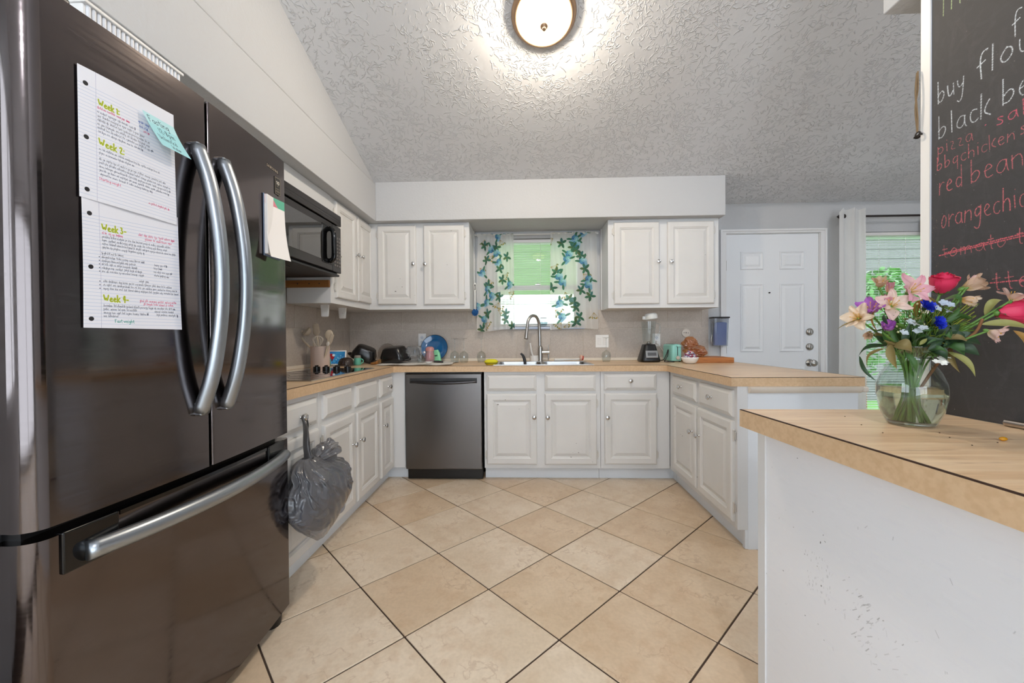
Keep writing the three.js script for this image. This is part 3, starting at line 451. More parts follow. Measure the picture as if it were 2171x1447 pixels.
// ---------- dishwasher ----------
{
  const d = thing('dishwasher', 'black stainless dishwasher between the white base cabinets', 'dishwasher', [-0.64, 0, 0.6]), st = met(std('#6d6a69', 0.27, { metalness: 1, anisotropy: 0.5, anisotropyRotation: PI / 2 }));
  obj('tub', span(-0.297, 0.297, 0.1, 0.845, -0.56, -0.01), M.darkplastic, d);
  obj('door', [span(-0.297, 0.297, 0.095, 0.835, -0.012, 0.028, 0.006)], st, d);
  obj('handle_recess', span(-0.262, 0.262, 0.763, 0.802, 0.0275, 0.0295, 0.0008), M.darkplastic, d);
  obj('handle', [taper([[-0.255, 0.774, 0.031], [-0.12, 0.768, 0.046], [0, 0.766, 0.05], [0.12, 0.768, 0.046], [0.255, 0.774, 0.031]], [0.008, 0.011, 0.012, 0.011, 0.008], 12, 28, 0.8)], std('#4b4a4c', 0.3, { metalness: 1 }), d);
  obj('kick_plate', span(-0.297, 0.297, 0.002, 0.09, -0.09, -0.03, 0.004), M.black, d);
  obj('foot', [box(0.03, 0.012, 0.03, -0.25, 0.006, -0.2), box(0.03, 0.012, 0.03, 0.25, 0.006, -0.2)], M.black, d);
}
// ---------- refrigerator ----------
const FX = (z) => -0.957 + 0.022 * (1 - ((z - 2.531) / 0.4175) ** 2);
{
  const f = thing('refrigerator', 'tall black stainless french-door refrigerator with papers on its doors', 'refrigerator', [0, 0, 2.531]), W = 0.4175, fx = (z) => FX(z + 2.531), steelf = M.blackSteel;
  // a curved door: its plan outline raised, the outer ends rounded, with a smooth face skin
  const slab = (z0, z1, y0, y1, r0, r1) => {
    const Z = []; for (let i = 0; i <= 10; i++) Z.push(z0 + r0 * (1 - cos(i / 10 * PI / 2))); for (let i = 1; i < 20; i++) Z.push(z0 + r0 + (z1 - r1 - z0 - r0) * i / 20); for (let i = 10; i >= 0; i--) Z.push(z1 - r1 * (1 - cos(i / 10 * PI / 2)));
    const e = (d, r) => d < r ? (r - sqrt(max(0, r * r - (r - d) ** 2))) * 1.15 : 0, P = Z.map((z) => [fx(z) - e(z - z0, r0) - e(z1 - z, r1), z]), n = Z.length - 1;
    const skin = patch(n, 1, (u, v) => { const [x, z] = P[Math.round(u * n)]; return [x + 0.0002, y0 + (y1 - y0) * (1 - v), z]; });
    return [plan([...P.map(([x, z]) => [x - 0.0004, z]), [-1.035, z1], [-1.035, z0]], y0 + 0.0003, y1 - 0.0003), skin];
  };
  obj('cabinet_body', [span(-1.63, -1.04, 0.03, 1.795, -W + 0.004, W - 0.004, 0.006)], std('#2a2a2c', 0.5), f);
  obj('gasket', [span(-1.042, -1.0, 0.05, 1.79, -W + 0.02, W - 0.02)], M.black, f);
  const dl = obj('door', slab(0.0045, W, 0.738, 1.815, 0.006, 0.034), steelf, f), dr = obj('door', slab(-W, -0.0045, 0.738, 1.815, 0.012, 0.006), steelf, f);
  dl.userData.label = 'left door carrying the lined papers'; dr.userData.label = 'right door with badge';
  const dz = obj('freezer_drawer', slab(-W, W, 0.05, 0.716, 0.012, 0.034), steelf, f);
  for (const [z, p, lab] of [[0.042, dl], [-0.055, dr]]) {
    const pts = []; for (let i = 0; i <= 8; i++) { const t = i / 8; pts.push([fx(z) + 0.006 + 0.062 * pow(sin(PI * t), 0.75), 0.905 + 0.755 * t, z - 0.006 * sin(PI * t)]); }
    obj('handle', [taper(pts, [0.021, 0.0205, 0.02, 0.0195, 0.02, 0.0205, 0.021], 20, 40, 0.9), at(box(0.03, 0.04, 0.03, 0, 0, 0, 0.006), fx(z) + 0.004, 0.915, z), at(box(0.03, 0.04, 0.03, 0, 0, 0, 0.006), fx(z) + 0.004, 1.65, z)], M.handleSteel, p);
  }
  { // freezer pull in its dark pocket
    const pts = []; for (let i = 0; i <= 10; i++) { const t = i / 10, z = 0.335 - 0.7 * t; pts.push([fx(z) + 0.012 + 0.04 * pow(sin(PI * t), 0.8), 0.663, z]); }
    obj('handle', [taper(pts, [0.021, 0.021, 0.021, 0.021], 20, 44, 0.95)], M.handleSteel, dz);
    for (const s of [1, -1]) obj('pocket_end', [at(rot(box(0.02, 0.088, 0.105, 0, 0, 0, 0.004), 0, -s * 0.09), fx(0.3) - 0.0045, 0.676, s * 0.318)], M.blackGloss, dz);
    obj('top_lip', plan([[fx(-0.26) + 0.002, -0.26], [fx(-0.1) + 0.003, -0.1], [fx(0.1) + 0.003, 0.1], [fx(0.26) + 0.002, 0.26], [fx(0) - 0.03, 0.26], [fx(0) - 0.03, -0.26]], 0.708, 0.718), M.blackGloss, dz);
  }
  obj('hinge_cover', [box(0.05, 0.03, 0.035, -1.0, 1.83, -0.27, 0.008), box(0.05, 0.03, 0.035, -1.0, 1.83, 0.33, 0.008)], M.black, f);
  obj('foot', [rot(cyl(0.035, 0.04, 0.05, 20)).translate(-1.0, 0.025, -0.36), rot(cyl(0.035, 0.04, 0.05, 20)).translate(-1.0, 0.025, 0.36), span(-1.05, -1.0, 0.001, 0.05, -0.4, 0.4, 0.008)], M.black, f);
  const lt = (w, h, draw) => canvas(w, h, draw);
  const name = patch(8, 1, (u, v) => [fx(-0.284 - u * 0.085) + 0.0012, 1.745 + v * 0.016, -0.284 - u * 0.085]); obj('brand_lettering', name, std('#ffffff', 0.3, { metalness: 0.6, transparent: true, map: lt(340, 64, (c) => { c.clearRect(0, 0, 340, 64); c.fillStyle = '#c9b9a2'; c.font = 'bold 52px sans-serif'; c.textBaseline = 'middle'; let x = 4; for (const ch of 'SAMSUNG') { c.fillText(ch, x, 34); x += c.measureText(ch).width + 8; } }) }), dr, true);
  const badge = at(rot(box(0.036, 0.066, 0.0015), 0, PI / 2), fx(-0.345) + 0.002, 1.697, -0.352); badge.attributes.uv && 0;
  obj('badge', badge, M.black, dr);
  obj('badge_print', at(rot(new THREE.PlaneGeometry(0.034, 0.064), 0, PI / 2), fx(-0.345) + 0.0033, 1.697, -0.352), std('#ffffff', 0.4, { map: lt(170, 320, (c) => { c.fillStyle = '#1b1917'; c.fillRect(0, 0, 170, 320); c.strokeStyle = '#b9aa90'; c.lineWidth = 5; c.strokeRect(6, 6, 158, 308); c.fillStyle = '#e6dfd0'; c.font = 'bold 92px sans-serif'; c.textAlign = 'center'; c.fillText('10', 85, 130); c.fillStyle = '#b9aa90'; c.font = '24px sans-serif'; for (const [t, y] of [['YEAR', 166], ['WARRANTY', 225]]) c.fillText(t, 85, y); c.fillRect(24, 250, 122, 5); c.fillRect(24, 270, 122, 5); }) }), dr, true);
  const bin = thing('plastic_bin', 'white ribbed plastic bin standing on top of the refrigerator', 'storage bin'); const ribs = []; for (let i = 0; i < 22; i++) ribs.push(at(cyl(0.0055, 0.0055, 0.165, 8), -1.115, 1.887, 2.425 + i * 0.0125));
  obj('bin_wall', [span(-1.32, -1.115, 1.805, 1.97, 2.42, 2.7, 0.004)], M.white, bin); obj('rib', ribs, std('#dfe0e2', 0.35), bin); obj('rim', span(-1.325, -1.105, 1.966, 1.976, 2.412, 2.705, 0.003), M.white, bin);
}
// papers and pads on the refrigerator
function sheet(name, label, z1, w, y0, h, draw, W, H, { lift = 0.0018, curl, skew = 0, tops } = {}) {
  const g = patch(12, 14, (u, v) => { const z = z1 - u * w - (skew ?? 0) * (1 - v); return [FX(z) + lift + (curl ? curl(u, v) : 0), y0 + v * h + (tops ? tops(u, v) : 0), z]; });
  return tag(obj(name, g, std('#ffffff', 0.75, { map: canvas(W, H, draw) }), null), label, 'paper');
}
function lined(c, W, H) { c.fillStyle = '#e9eaf1'; c.fillRect(0, 0, W, H); c.strokeStyle = '#9fb2d4'; c.lineWidth = 1.6; for (let y = H * 0.13; y < H - 8; y += H / 37) { c.beginPath(); c.moveTo(0, y); c.lineTo(W, y); c.stroke(); } c.strokeStyle = '#9a98b8'; c.beginPath(); c.moveTo(W * 0.15, 0); c.lineTo(W * 0.15, H); c.stroke(); c.fillStyle = '#1d1d20'; for (const y of [0.12, 0.53, 0.93]) { c.beginPath(); c.arc(W * 0.065, H * y, W * 0.022, 0, 7); c.fill(); } }
const ink = '#4b5162', inkR = '#c94d74', inkG = '#8fa016';
const head = (c, t, x, y, s) => { hand(c, t, x, y, s, '#c8d04a', 11, { jitter: 0.02 }); hand(c, t, x, y, s, inkG, 5, { jitter: 0.03 }); };
sheet('notebook_paper', 'upper lined sheet with Week 1 and Week 2 meal notes on the refrigerator', 2.862, 0.219, 1.418, 0.28, (c, W, H) => {
  lined(c, W, H); head(c, 'Week 1:', W * 0.17, H * 0.245, 26); scribble(c, W * 0.16, W * 0.46, H * 0.272, 13, inkR, 2.6); scribble(c, W * 0.56, W * 0.68, H * 0.225, 13, '#3f5aa8', 2.4); scribble(c, W * 0.57, W * 0.66, H * 0.26, 12, '#3f5aa8', 2.2); scribble(c, W * 0.62, W * 0.68, H * 0.29, 13, inkR, 2.4);
  for (const [y, a, b] of [[0.305, 0.16, 0.52], [0.335, 0.16, 0.62], [0.365, 0.16, 0.7], [0.395, 0.16, 0.68], [0.425, 0.16, 0.72], [0.455, 0.17, 0.6]]) scribble(c, W * a, W * b, H * y, 12, ink, 2);
  head(c, 'Week 2:', W * 0.17, H * 0.555, 30); for (const [y, a, b] of [[0.59, 0.17, 0.8], [0.62, 0.17, 0.5], [0.665, 0.17, 0.86], [0.695, 0.17, 0.93], [0.725, 0.17, 0.92], [0.755, 0.17, 0.9], [0.785, 0.18, 0.7]]) scribble(c, W * a, W * b, H * y, 12, ink, 2);
  hand(c, 'Starting weight.', W * 0.17, H * 0.825, 12, inkR, 2.6); scribble(c, W * 0.66, W * 0.9, H * 0.89, 13, inkR, 2.6);
}, 760, 972, { lift: 0.0042, curl: (u, v) => 0.003 * (1 - v) * u + 0.002 * sin(u * 5) * v, tops: (u, v) => 0.012 * u * v });
sheet('notebook_paper', 'lower lined sheet with Week 3 and Week 4 meal notes on the refrigerator', 2.858, 0.221, 1.139, 0.281, (c, W, H) => {
  lined(c, W, H); head(c, 'Week 3-', W * 0.17, H * 0.235, 28); scribble(c, W * 0.53, W * 0.94, H * 0.225, 14, inkR, 2.6); scribble(c, W * 0.6, W * 0.92, H * 0.255, 13, inkR, 2.4); scribble(c, W * 0.17, W * 0.36, H * 0.262, 13, inkR, 2.2);
  for (const [y, a, b] of [[0.29, 0.17, 0.9], [0.318, 0.17, 0.86], [0.346, 0.17, 0.95], [0.374, 0.17, 0.58], [0.42, 0.16, 0.36], [0.45, 0.16, 0.58], [0.478, 0.16, 0.5], [0.506, 0.16, 0.5], [0.534, 0.16, 0.55], [0.562, 0.16, 0.58], [0.46, 0.7, 0.84], [0.49, 0.69, 0.78], [0.52, 0.69, 0.9], [0.55, 0.69, 0.86], [0.61, 0.52, 0.62], [0.64, 0.17, 0.9], [0.668, 0.17, 0.95], [0.696, 0.17, 0.97]]) scribble(c, W * a, W * b, H * y, 12, ink, 2);
  c.fillStyle = ink; for (const y of [0.45, 0.478, 0.506, 0.534, 0.562, 0.64, 0.668, 0.696]) { c.beginPath(); c.arc(W * 0.14, H * y - 5, 4, 0, 7); c.fill(); }
  head(c, 'Week 4-', W * 0.17, H * 0.79, 28); scribble(c, W * 0.52, W * 0.94, H * 0.775, 14, inkR, 2.6); scribble(c, W * 0.56, W * 0.9, H * 0.8, 13, inkR, 2.4);
  for (const [y, a, b] of [[0.83, 0.17, 0.92], [0.858, 0.17, 0.48], [0.886, 0.17, 0.6], [0.912, 0.17, 0.3], [0.858, 0.68, 0.9], [0.886, 0.7, 0.95]]) scribble(c, W * a, W * b, H * y, 13, ink, 2.2);
  hand(c, 'Fast weight', W * 0.27, H * 0.955, 15, '#1f8a78', 3.4);
}, 760, 972, { curl: (u, v) => 0.003 * u * u * (1 - v) * 3 + 0.0015 * sin(u * 4 + v * 3) + 0.0015, tops: (u, v) => 0.02 * u * v });
tag(sheet('sticky_note', 'pale blue sticky note reading Fasting 12-8pm, tilted over the upper sheet', 2.735, 0.083, 1.6, 0.072, (c, W, H) => {
  c.fillStyle = '#a5dcdf'; c.fillRect(0, 0, W, H); c.fillStyle = 'rgba(255,255,255,.25)'; c.fillRect(0, 0, W, H * 0.3);
  hand(c, 'Fasting', W * 0.1, H * 0.27, 34, '#3d5560', 6); hand(c, '12-8pm', W * 0.26, H * 0.52, 30, '#3d5560', 6); hand(c, 'Unlimited', W * 0.12, H * 0.75, 25, '#3d5560', 5); hand(c, 'Water', W * 0.42, H * 0.93, 20, '#3d5560', 5);
}, 320, 300, { lift: 0.011, skew: 0.028, curl: (u, v) => 0.022 * (1 - v) ** 1.5 }), 'pale blue sticky note reading Fasting 12-8pm, tilted over the upper sheet', 'sticky note');
{
  const p = thing('notepad', 'magnetic white notepad with red and green header on the right refrigerator door', 'notepad', [FX(2.22) - 0.002, 1.527, 2.222]);
  obj('backing', rot(box(0.105, 0.225, 0.003, 0, 0, 0, 0.001), 0, PI / 2 + 0.09).translate(0.004, 0, 0), std('#6d7a90', 0.6), p);
  obj('pages', rot(box(0.1, 0.215, 0.012, 0, 0, 0, 0.002), 0, PI / 2 + 0.09).translate(0.011, 0.002, -0.001), std('#ece8e4', 0.8), p);
  const g = patch(8, 12, (u, v) => { const e = pow(1 - v, 3) * 0.02; return [0.0185 + e + (u - 0.5) * 0.009 + 0.004 * u * (1 - v), -0.107 + v * 0.216 - e * 0.5, 0.05 - u * 0.1]; });
  obj('top_page', g, std('#ffffff', 0.7, { map: canvas(200, 430, (c, W, H) => { c.fillStyle = '#f0ebe6'; c.fillRect(0, 0, W, H); c.fillStyle = '#d8818c'; c.beginPath(); c.moveTo(0, 0); c.lineTo(W * 0.35, 0); c.lineTo(W * 0.65, 66); c.lineTo(0, 66); c.fill(); c.fillStyle = '#5fb394'; c.beginPath(); c.moveTo(W * 0.35, 0); c.lineTo(W, 0); c.lineTo(W, 66); c.lineTo(W * 0.65, 66); c.fill(); }) }), p);
}
// ---------- microwave ----------
{
  const m = thing('microwave', 'black over-the-range microwave mounted beside the refrigerator', 'microwave', [-1.25, 1.53, 1.385]), W = 0.375, dark = std('#343130', 0.2, { metalness: 0.55 });
  obj('case', span(-0.39, -0.03, 0.01, 0.405, -W, W, 0.004), M.darkplastic, m);
  const fr = obj('door', [span(-0.032, 0, 0.022, 0.33, -0.25, W, 0.006)], dark, m);
  obj('window_glass', span(-0.004, 0.0015, 0.075, 0.29, -0.15, W - 0.03, 0.001), std('#211f1e', 0.05, { clearcoat: 1 }), fr);
  obj('handle', [taper([[0.004, 0.075, -0.2], [0.03, 0.09, -0.2], [0.036, 0.18, -0.2], [0.03, 0.268, -0.2], [0.004, 0.285, -0.2]], [0.013, 0.014, 0.014, 0.014, 0.013], 14, 30, 1.2)], M.blackGloss, fr);
  obj('handle_plate', span(0, 0.004, 0.06, 0.3, -0.245, -0.12, 0.002), M.blackGloss, fr);
  obj('vent_grille', [span(-0.03, 0.002, 0.338, 0.41, -W, W, 0.006)], dark, m); obj('vent_slot', [span(-0.02, 0.0026, 0.372, 0.3745, -W + 0.01, W - 0.01), span(-0.02, 0.0024, 0.358, 0.36, -W + 0.01, W - 0.01)], M.black, m);
  const cp = obj('control_panel', span(-0.032, -0.001, 0.022, 0.33, -W, -0.252, 0.006), dark, m);
  const keys = []; for (let r = 0; r < 9; r++) for (let c = 0; c < 3; c++) keys.push(span(-0.001, 0.0006, 0.06 + r * 0.023, 0.073 + r * 0.023, -0.36 + c * 0.031, -0.337 + c * 0.031, 0.0003)); obj('key', keys, std('#5d5854', 0.4), cp);
  obj('underside', [span(-0.38, -0.01, 0, 0.014, -W + 0.01, W - 0.01, 0.003), span(-0.3, -0.1, -0.004, 0, 0.05, 0.3)], M.darkplastic, m);
}
// ---------- cooktop, sink, tap ----------
const CT = 0.8965;
{
  const c = thing('cooktop', 'black glass electric cooktop set in the left worktop', 'cooktop', [-1.34, CT, 1.284]);
  obj('glass_top', span(-0.245, 0.25, 0, 0.006, -0.415, 0.415, 0.0025), std('#0b0b0c', 0.06, { clearcoat: 1 }), c);
  obj('trim', [span(0.247, 0.254, 0, 0.0055, -0.416, 0.416, 0.001), span(-0.248, 0.254, 0, 0.0055, 0.413, 0.419, 0.001), span(-0.248, 0.254, 0, 0.0055, -0.419, -0.413, 0.001)], M.steel, c);
  for (const [x, z, r] of [[-0.1, 0.22, 0.105], [0.11, 0.24, 0.075], [0.11, -0.02, 0.105], [-0.1, -0.03, 0.075]]) obj('burner_ring', rot(new THREE.TorusGeometry(r, 0.0012, 6, 48), PI / 2).translate(x, 0.0058, z), std('#4a4646', 0.5), c);
  for (const x of [-0.08, -0.015, 0.057, 0.133]) obj('knob', [at(cyl(0.023, 0.0215, 0.022, 24), x, 0.017, -0.255), box(0.007, 0.012, 0.036, x, 0.031, -0.255, 0.002)], M.black, c);
  const s = thing('sink', 'stainless double-bowl drop-in sink under the window', 'sink', [0.135, CT, 0.37]);
  obj('rim', [plan(rect(-0.39, 0.39, -0.225, 0.225), 0.0003, 0.0045, [rect(-0.355, -0.015, -0.17, 0.195), rect(0.015, 0.355, -0.17, 0.195)])], M.steel, s);
  for (const x of [-0.185, 0.185]) { const b = obj('bowl', [loft([{ y: -0.18, a: 0.01, b: 0.01, n: 2, z: 0.0125 }, { y: -0.18, a: 0.14, b: 0.15, n: 6, z: 0.0125 }, { y: -0.16, a: 0.16, b: 0.172, n: 7, z: 0.0125 }, { y: 0.002, a: 0.17, b: 0.1825, n: 12, z: 0.0125 }], 48, false, false)], M.steel, s); b.position.x = x; obj('drain', at(lathe([[0, 0.003], [0.03, 0.003], [0.042, 0.006], [0.045, 0.002]], 24), 0, -0.181, 0.0125), M.nickel, b); }
  const f = thing('faucet', 'brushed steel gooseneck pull-down faucet behind the sink', 'faucet', [0.13, CT, 0.095]);
  obj('base', lathe([[0, 0], [0.03, 0], [0.03, 0.006], [0.0225, 0.01], [0.0225, 0.118], [0.019, 0.13], [0.0135, 0.14], [0, 0.14]], 28), M.nickel, f);
  obj('spout', tube([[-0.004, 0.13, 0], [-0.006, 0.28, 0], [-0.014, 0.355, 0.012], [-0.04, 0.402, 0.045], [-0.08, 0.402, 0.08], [-0.108, 0.36, 0.107], [-0.118, 0.29, 0.122]], 0.0135, 16, 60), M.nickel, f);
  obj('spray_head', taper([[-0.1175, 0.3, 0.121], [-0.123, 0.25, 0.132], [-0.128, 0.2, 0.14]], [0.0142, 0.0158, 0.0168], 18, 10), M.nickel, f);
  obj('lever', [rot(cyl(0.018, 0.018, 0.07, 18), 0, 0, PI / 2).translate(0.045, 0.082, 0), taper([[0.072, 0.095, 0], [0.074, 0.06, 0.002], [0.074, 0.015, 0.004]], [0.007, 0.0075, 0.006], 12, 10), taper([[0.072, 0.09, 0], [0.073, 0.15, 0]], [0.005, 0.003], 10, 4)], M.nickel, f);
}
// ---------- things on the left worktop ----------
{
  const k = thing('utensil_crock', 'dusty pink ceramic crock of beige utensils behind the cooktop', 'utensil crock', [-1.528, CT, 0.775]);
  obj('pot', lathe([[0, 0.002], [0.06, 0.002], [0.065, 0.006], [0.066, 0.158], [0.064, 0.161], [0.061, 0.158], [0.06, 0.012], [0, 0.012]], 40), M.greybeige, k);
  const mat = std('#cdbca4', 0.55), B = [-1.528, CT + 0.015, 0.775];
  const u = (name, label, cat, base, tip, make) => { const t = thing(name, label, cat, [B[0] + base[0], B[1], B[2] + base[1]]); const d = [tip[0] - B[0] - base[0], tip[1] - B[1], tip[2] - B[2] - base[1]]; make(t, d); return t; };
  const rod = (t, d, a = 1, r = 0.006) => obj('handle', taper([[0, 0, 0], d.map((x) => x * a * 0.5), d.map((x) => x * a)], [r, r, r * 0.9], 10, 8), mat, t);
  const headed = (g, d) => { const q = new THREE.Quaternion().setFromUnitVectors(V(0, 1, 0), V(...d).normalize()); return g.applyQuaternion(q).translate(...d); };
  u('spatula', 'beige silicone spatula standing tallest in the crock', 'spatula', [0.0, -0.01], [-1.575, 1.225, 0.75], (t, d) => { rod(t, d, 0.8); obj('blade', headed(at(loft([{ y: -0.09, a: 0.008, b: 0.004, n: 3 }, { y: -0.07, a: 0.026, b: 0.004, n: 4 }, { y: -0.005, a: 0.022, b: 0.003, n: 5 }, { y: 0.0, a: 0.015, b: 0.002, n: 5 }], 24)), d), mat, t); });
  u('slotted_spoon', 'beige slotted spoon with round holes in the crock', 'slotted spoon', [-0.01, 0.02], [-1.56, 1.14, 0.82], (t, d) => { rod(t, d, 0.75); const s = new THREE.Shape(); s.absellipse(0, 0, 0.04, 0.034, 0, 7); for (const [x, y] of [[-0.018, 0.012], [0, 0.018], [0.018, 0.012], [-0.02, -0.005], [0, -0.002], [0.02, -0.005], [0, -0.018]]) { const h = new THREE.Path(); h.absellipse(x, y, 0.0048, 0.0068, 0, 7); s.holes.push(h); } obj('bowl', headed(at(new THREE.ExtrudeGeometry(s, { depth: 0.003, bevelEnabled: false, curveSegments: 20 }), 0, -0.02, 0), d), mat, t); });
  u('ladle', 'beige ladle with curled bowl leaning out left of the crock', 'ladle', [-0.03, 0], [-1.625, 1.165, 0.8], (t, d) => { obj('handle', taper([[0, 0, 0], [-0.03, 0.12, 0.005], [-0.085, 0.19, 0.02], [-0.1, 0.235, 0.03], [-0.085, 0.262, 0.03]], [0.006, 0.006, 0.007, 0.008, 0.008], 10, 26), mat, t); obj('bowl', headed(at(rot(lathe([[0.001, -0.03], [0.02, -0.025], [0.033, -0.008], [0.036, 0.006], [0.033, 0.006], [0.02, -0.02], [0.001, -0.026]], 24), 0.5, 0, 0.5)), [-0.055, 0.255, 0.03]), mat, t); });
  u('whisk', 'beige balloon whisk in the middle of the crock', 'whisk', [0.005, 0.03], [-1.51, 1.125, 0.84], (t, d) => { rod(t, d, 0.45); for (let i = 0; i < 5; i++) { const a = i / 5 * PI, c = cos(a), s = sin(a), w = 0.036; obj('wire', headed(tube([[0, -0.09, 0], [w * 0.6 * c, -0.05, w * 0.6 * s], [w * c, -0.015, w * s], [w * 0.5 * c, 0.004, w * 0.5 * s], [0, 0.008, 0], [-w * 0.5 * c, 0.004, -w * 0.5 * s], [-w * c, -0.015, -w * s], [-w * 0.6 * c, -0.05, -w * 0.6 * s], [0, -0.09, 0]], 0.0016, 6, 40), d), M.offwhite, t); } });
  u('serving_spoon', 'beige round-headed spoon at the right of the crock', 'spoon', [0.02, 0], [-1.45, 1.175, 0.78], (t, d) => { rod(t, d, 0.8); obj('bowl', headed(ball(1, 0, -0.035, 0, 0.031, 0.038, 0.008), d), mat, t); });
  u('turner', 'flat beige turner pointing right out of the crock', 'turner', [0.02, 0.02], [-1.405, 1.145, 0.83], (t, d) => { rod(t, d, 0.7); obj('blade', headed(at(loft([{ y: -0.085, a: 0.008, b: 0.004, n: 3 }, { y: -0.06, a: 0.014, b: 0.005, n: 4 }, { y: 0, a: 0.013, b: 0.004, n: 4 }], 20)), d), mat, t); });
  u('measuring_spoon', 'small white spoon low at the right rim of the crock', 'spoon', [0.03, 0.03], [-1.44, 1.085, 0.83], (t, d) => { rod(t, d, 0.9, 0.004); obj('bowl', headed(ball(1, 0, -0.01, 0, 0.013, 0.019, 0.005), d), M.offwhite, t); });
  const s = thing('smart_display', 'small white-framed digital display showing a red figure on blue', 'digital display', [-1.545, CT, 0.52], 0.16), tilt = (g) => rot(g, -0.22).translate(0, 0.062, 0);
  obj('frame', tilt(box(0.182, 0.122, 0.014, 0, 0, 0, 0.006)), M.whiteGloss, s);
  obj('screen', tilt(at(new THREE.PlaneGeometry(0.162, 0.1), 0, 0, 0.0076)), std('#111111', 0.2, { emissive: '#ffffff', emissiveIntensity: 0.55, emissiveMap: canvas(324, 200, (c, W, H) => {
    const g = c.createLinearGradient(0, 0, W, H); g.addColorStop(0, '#1a4fa0'); g.addColorStop(0.5, '#4aa3d8'); g.addColorStop(1, '#16639c'); c.fillStyle = g; c.fillRect(0, 0, W, H);
    for (let i = 0; i < 90; i++) { c.fillStyle = ['#8fd3ee', '#1c3f86', '#d8f0f6', '#2f7fb4'][i % 4]; c.globalAlpha = 0.5; c.beginPath(); c.ellipse(rr(0, W), rr(H * 0.2, H), rr(3, 18), rr(3, 10), rr(0, 3), 0, 7); c.fill(); } c.globalAlpha = 1;
    c.fillStyle = '#b02a34'; c.beginPath(); c.moveTo(70, 50); c.lineTo(120, 30); c.lineTo(165, 80); c.lineTo(150, 130); c.lineTo(100, 120); c.closePath(); c.fill(); c.fillStyle = '#5c1520'; c.fillRect(120, 120, 18, 40); c.fillStyle = '#e9f4f6'; c.beginPath(); c.arc(150, 60, 20, 0, 7); c.fill();
  }) }), s);
  obj('stand', [box(0.12, 0.012, 0.07, 0, 0.006, -0.025, 0.005), rot(box(0.08, 0.08, 0.012, 0, 0, 0, 0.004), 0.35).translate(0, 0.045, -0.035)], M.offwhite, s);
  const mug = (label, x, z, s, turn) => { const t = thing('mug', label, 'mug', [x, CT, z], turn); obj('cup', lathe([[0, 0.002], [0.024 * s, 0.002], [0.028 * s, 0.006], [0.0285 * s, 0.058], [0.027 * s, 0.06], [0.0255 * s, 0.056], [0.025 * s, 0.008], [0, 0.008]], 30), M.mintDark, t); obj('lid', lathe([[0.001, 0.06], [0.025, 0.058], [0.0265, 0.062], [0.024, 0.078], [0.022, 0.08], [0.001, 0.08]], 28), std('#8d877c', 0.5), t); obj('handle', at(new THREE.TorusGeometry(0.017, 0.0045, 10, 24, PI * 1.15).rotateZ(-PI * 0.575), 0.029, 0.033, 0), M.mintDark, t); return t; };
  mug('green lidded mug with handle in front of the left black pot', -1.365, 0.5, 1, 0); mug('green lidded mug half hidden behind the pink crock', -1.566, 0.6, 0.95, 2.2);
  const dm = thing('glass_dome', 'brown smoked glass dome between display and green mug', 'dish cover', [-1.43, CT, 0.565]); obj('dome', lathe([[0.062, 0.004], [0.06, 0.03], [0.045, 0.056], [0.02, 0.067], [0, 0.068]], 32), std('#6b5a50', 0.05, { transmission: 0.75, thickness: 0 }), dm); obj('rim', rot(new THREE.TorusGeometry(0.062, 0.003, 8, 36), PI / 2).translate(0, 0.004, 0), std('#4d413b', 0.3), dm);
}
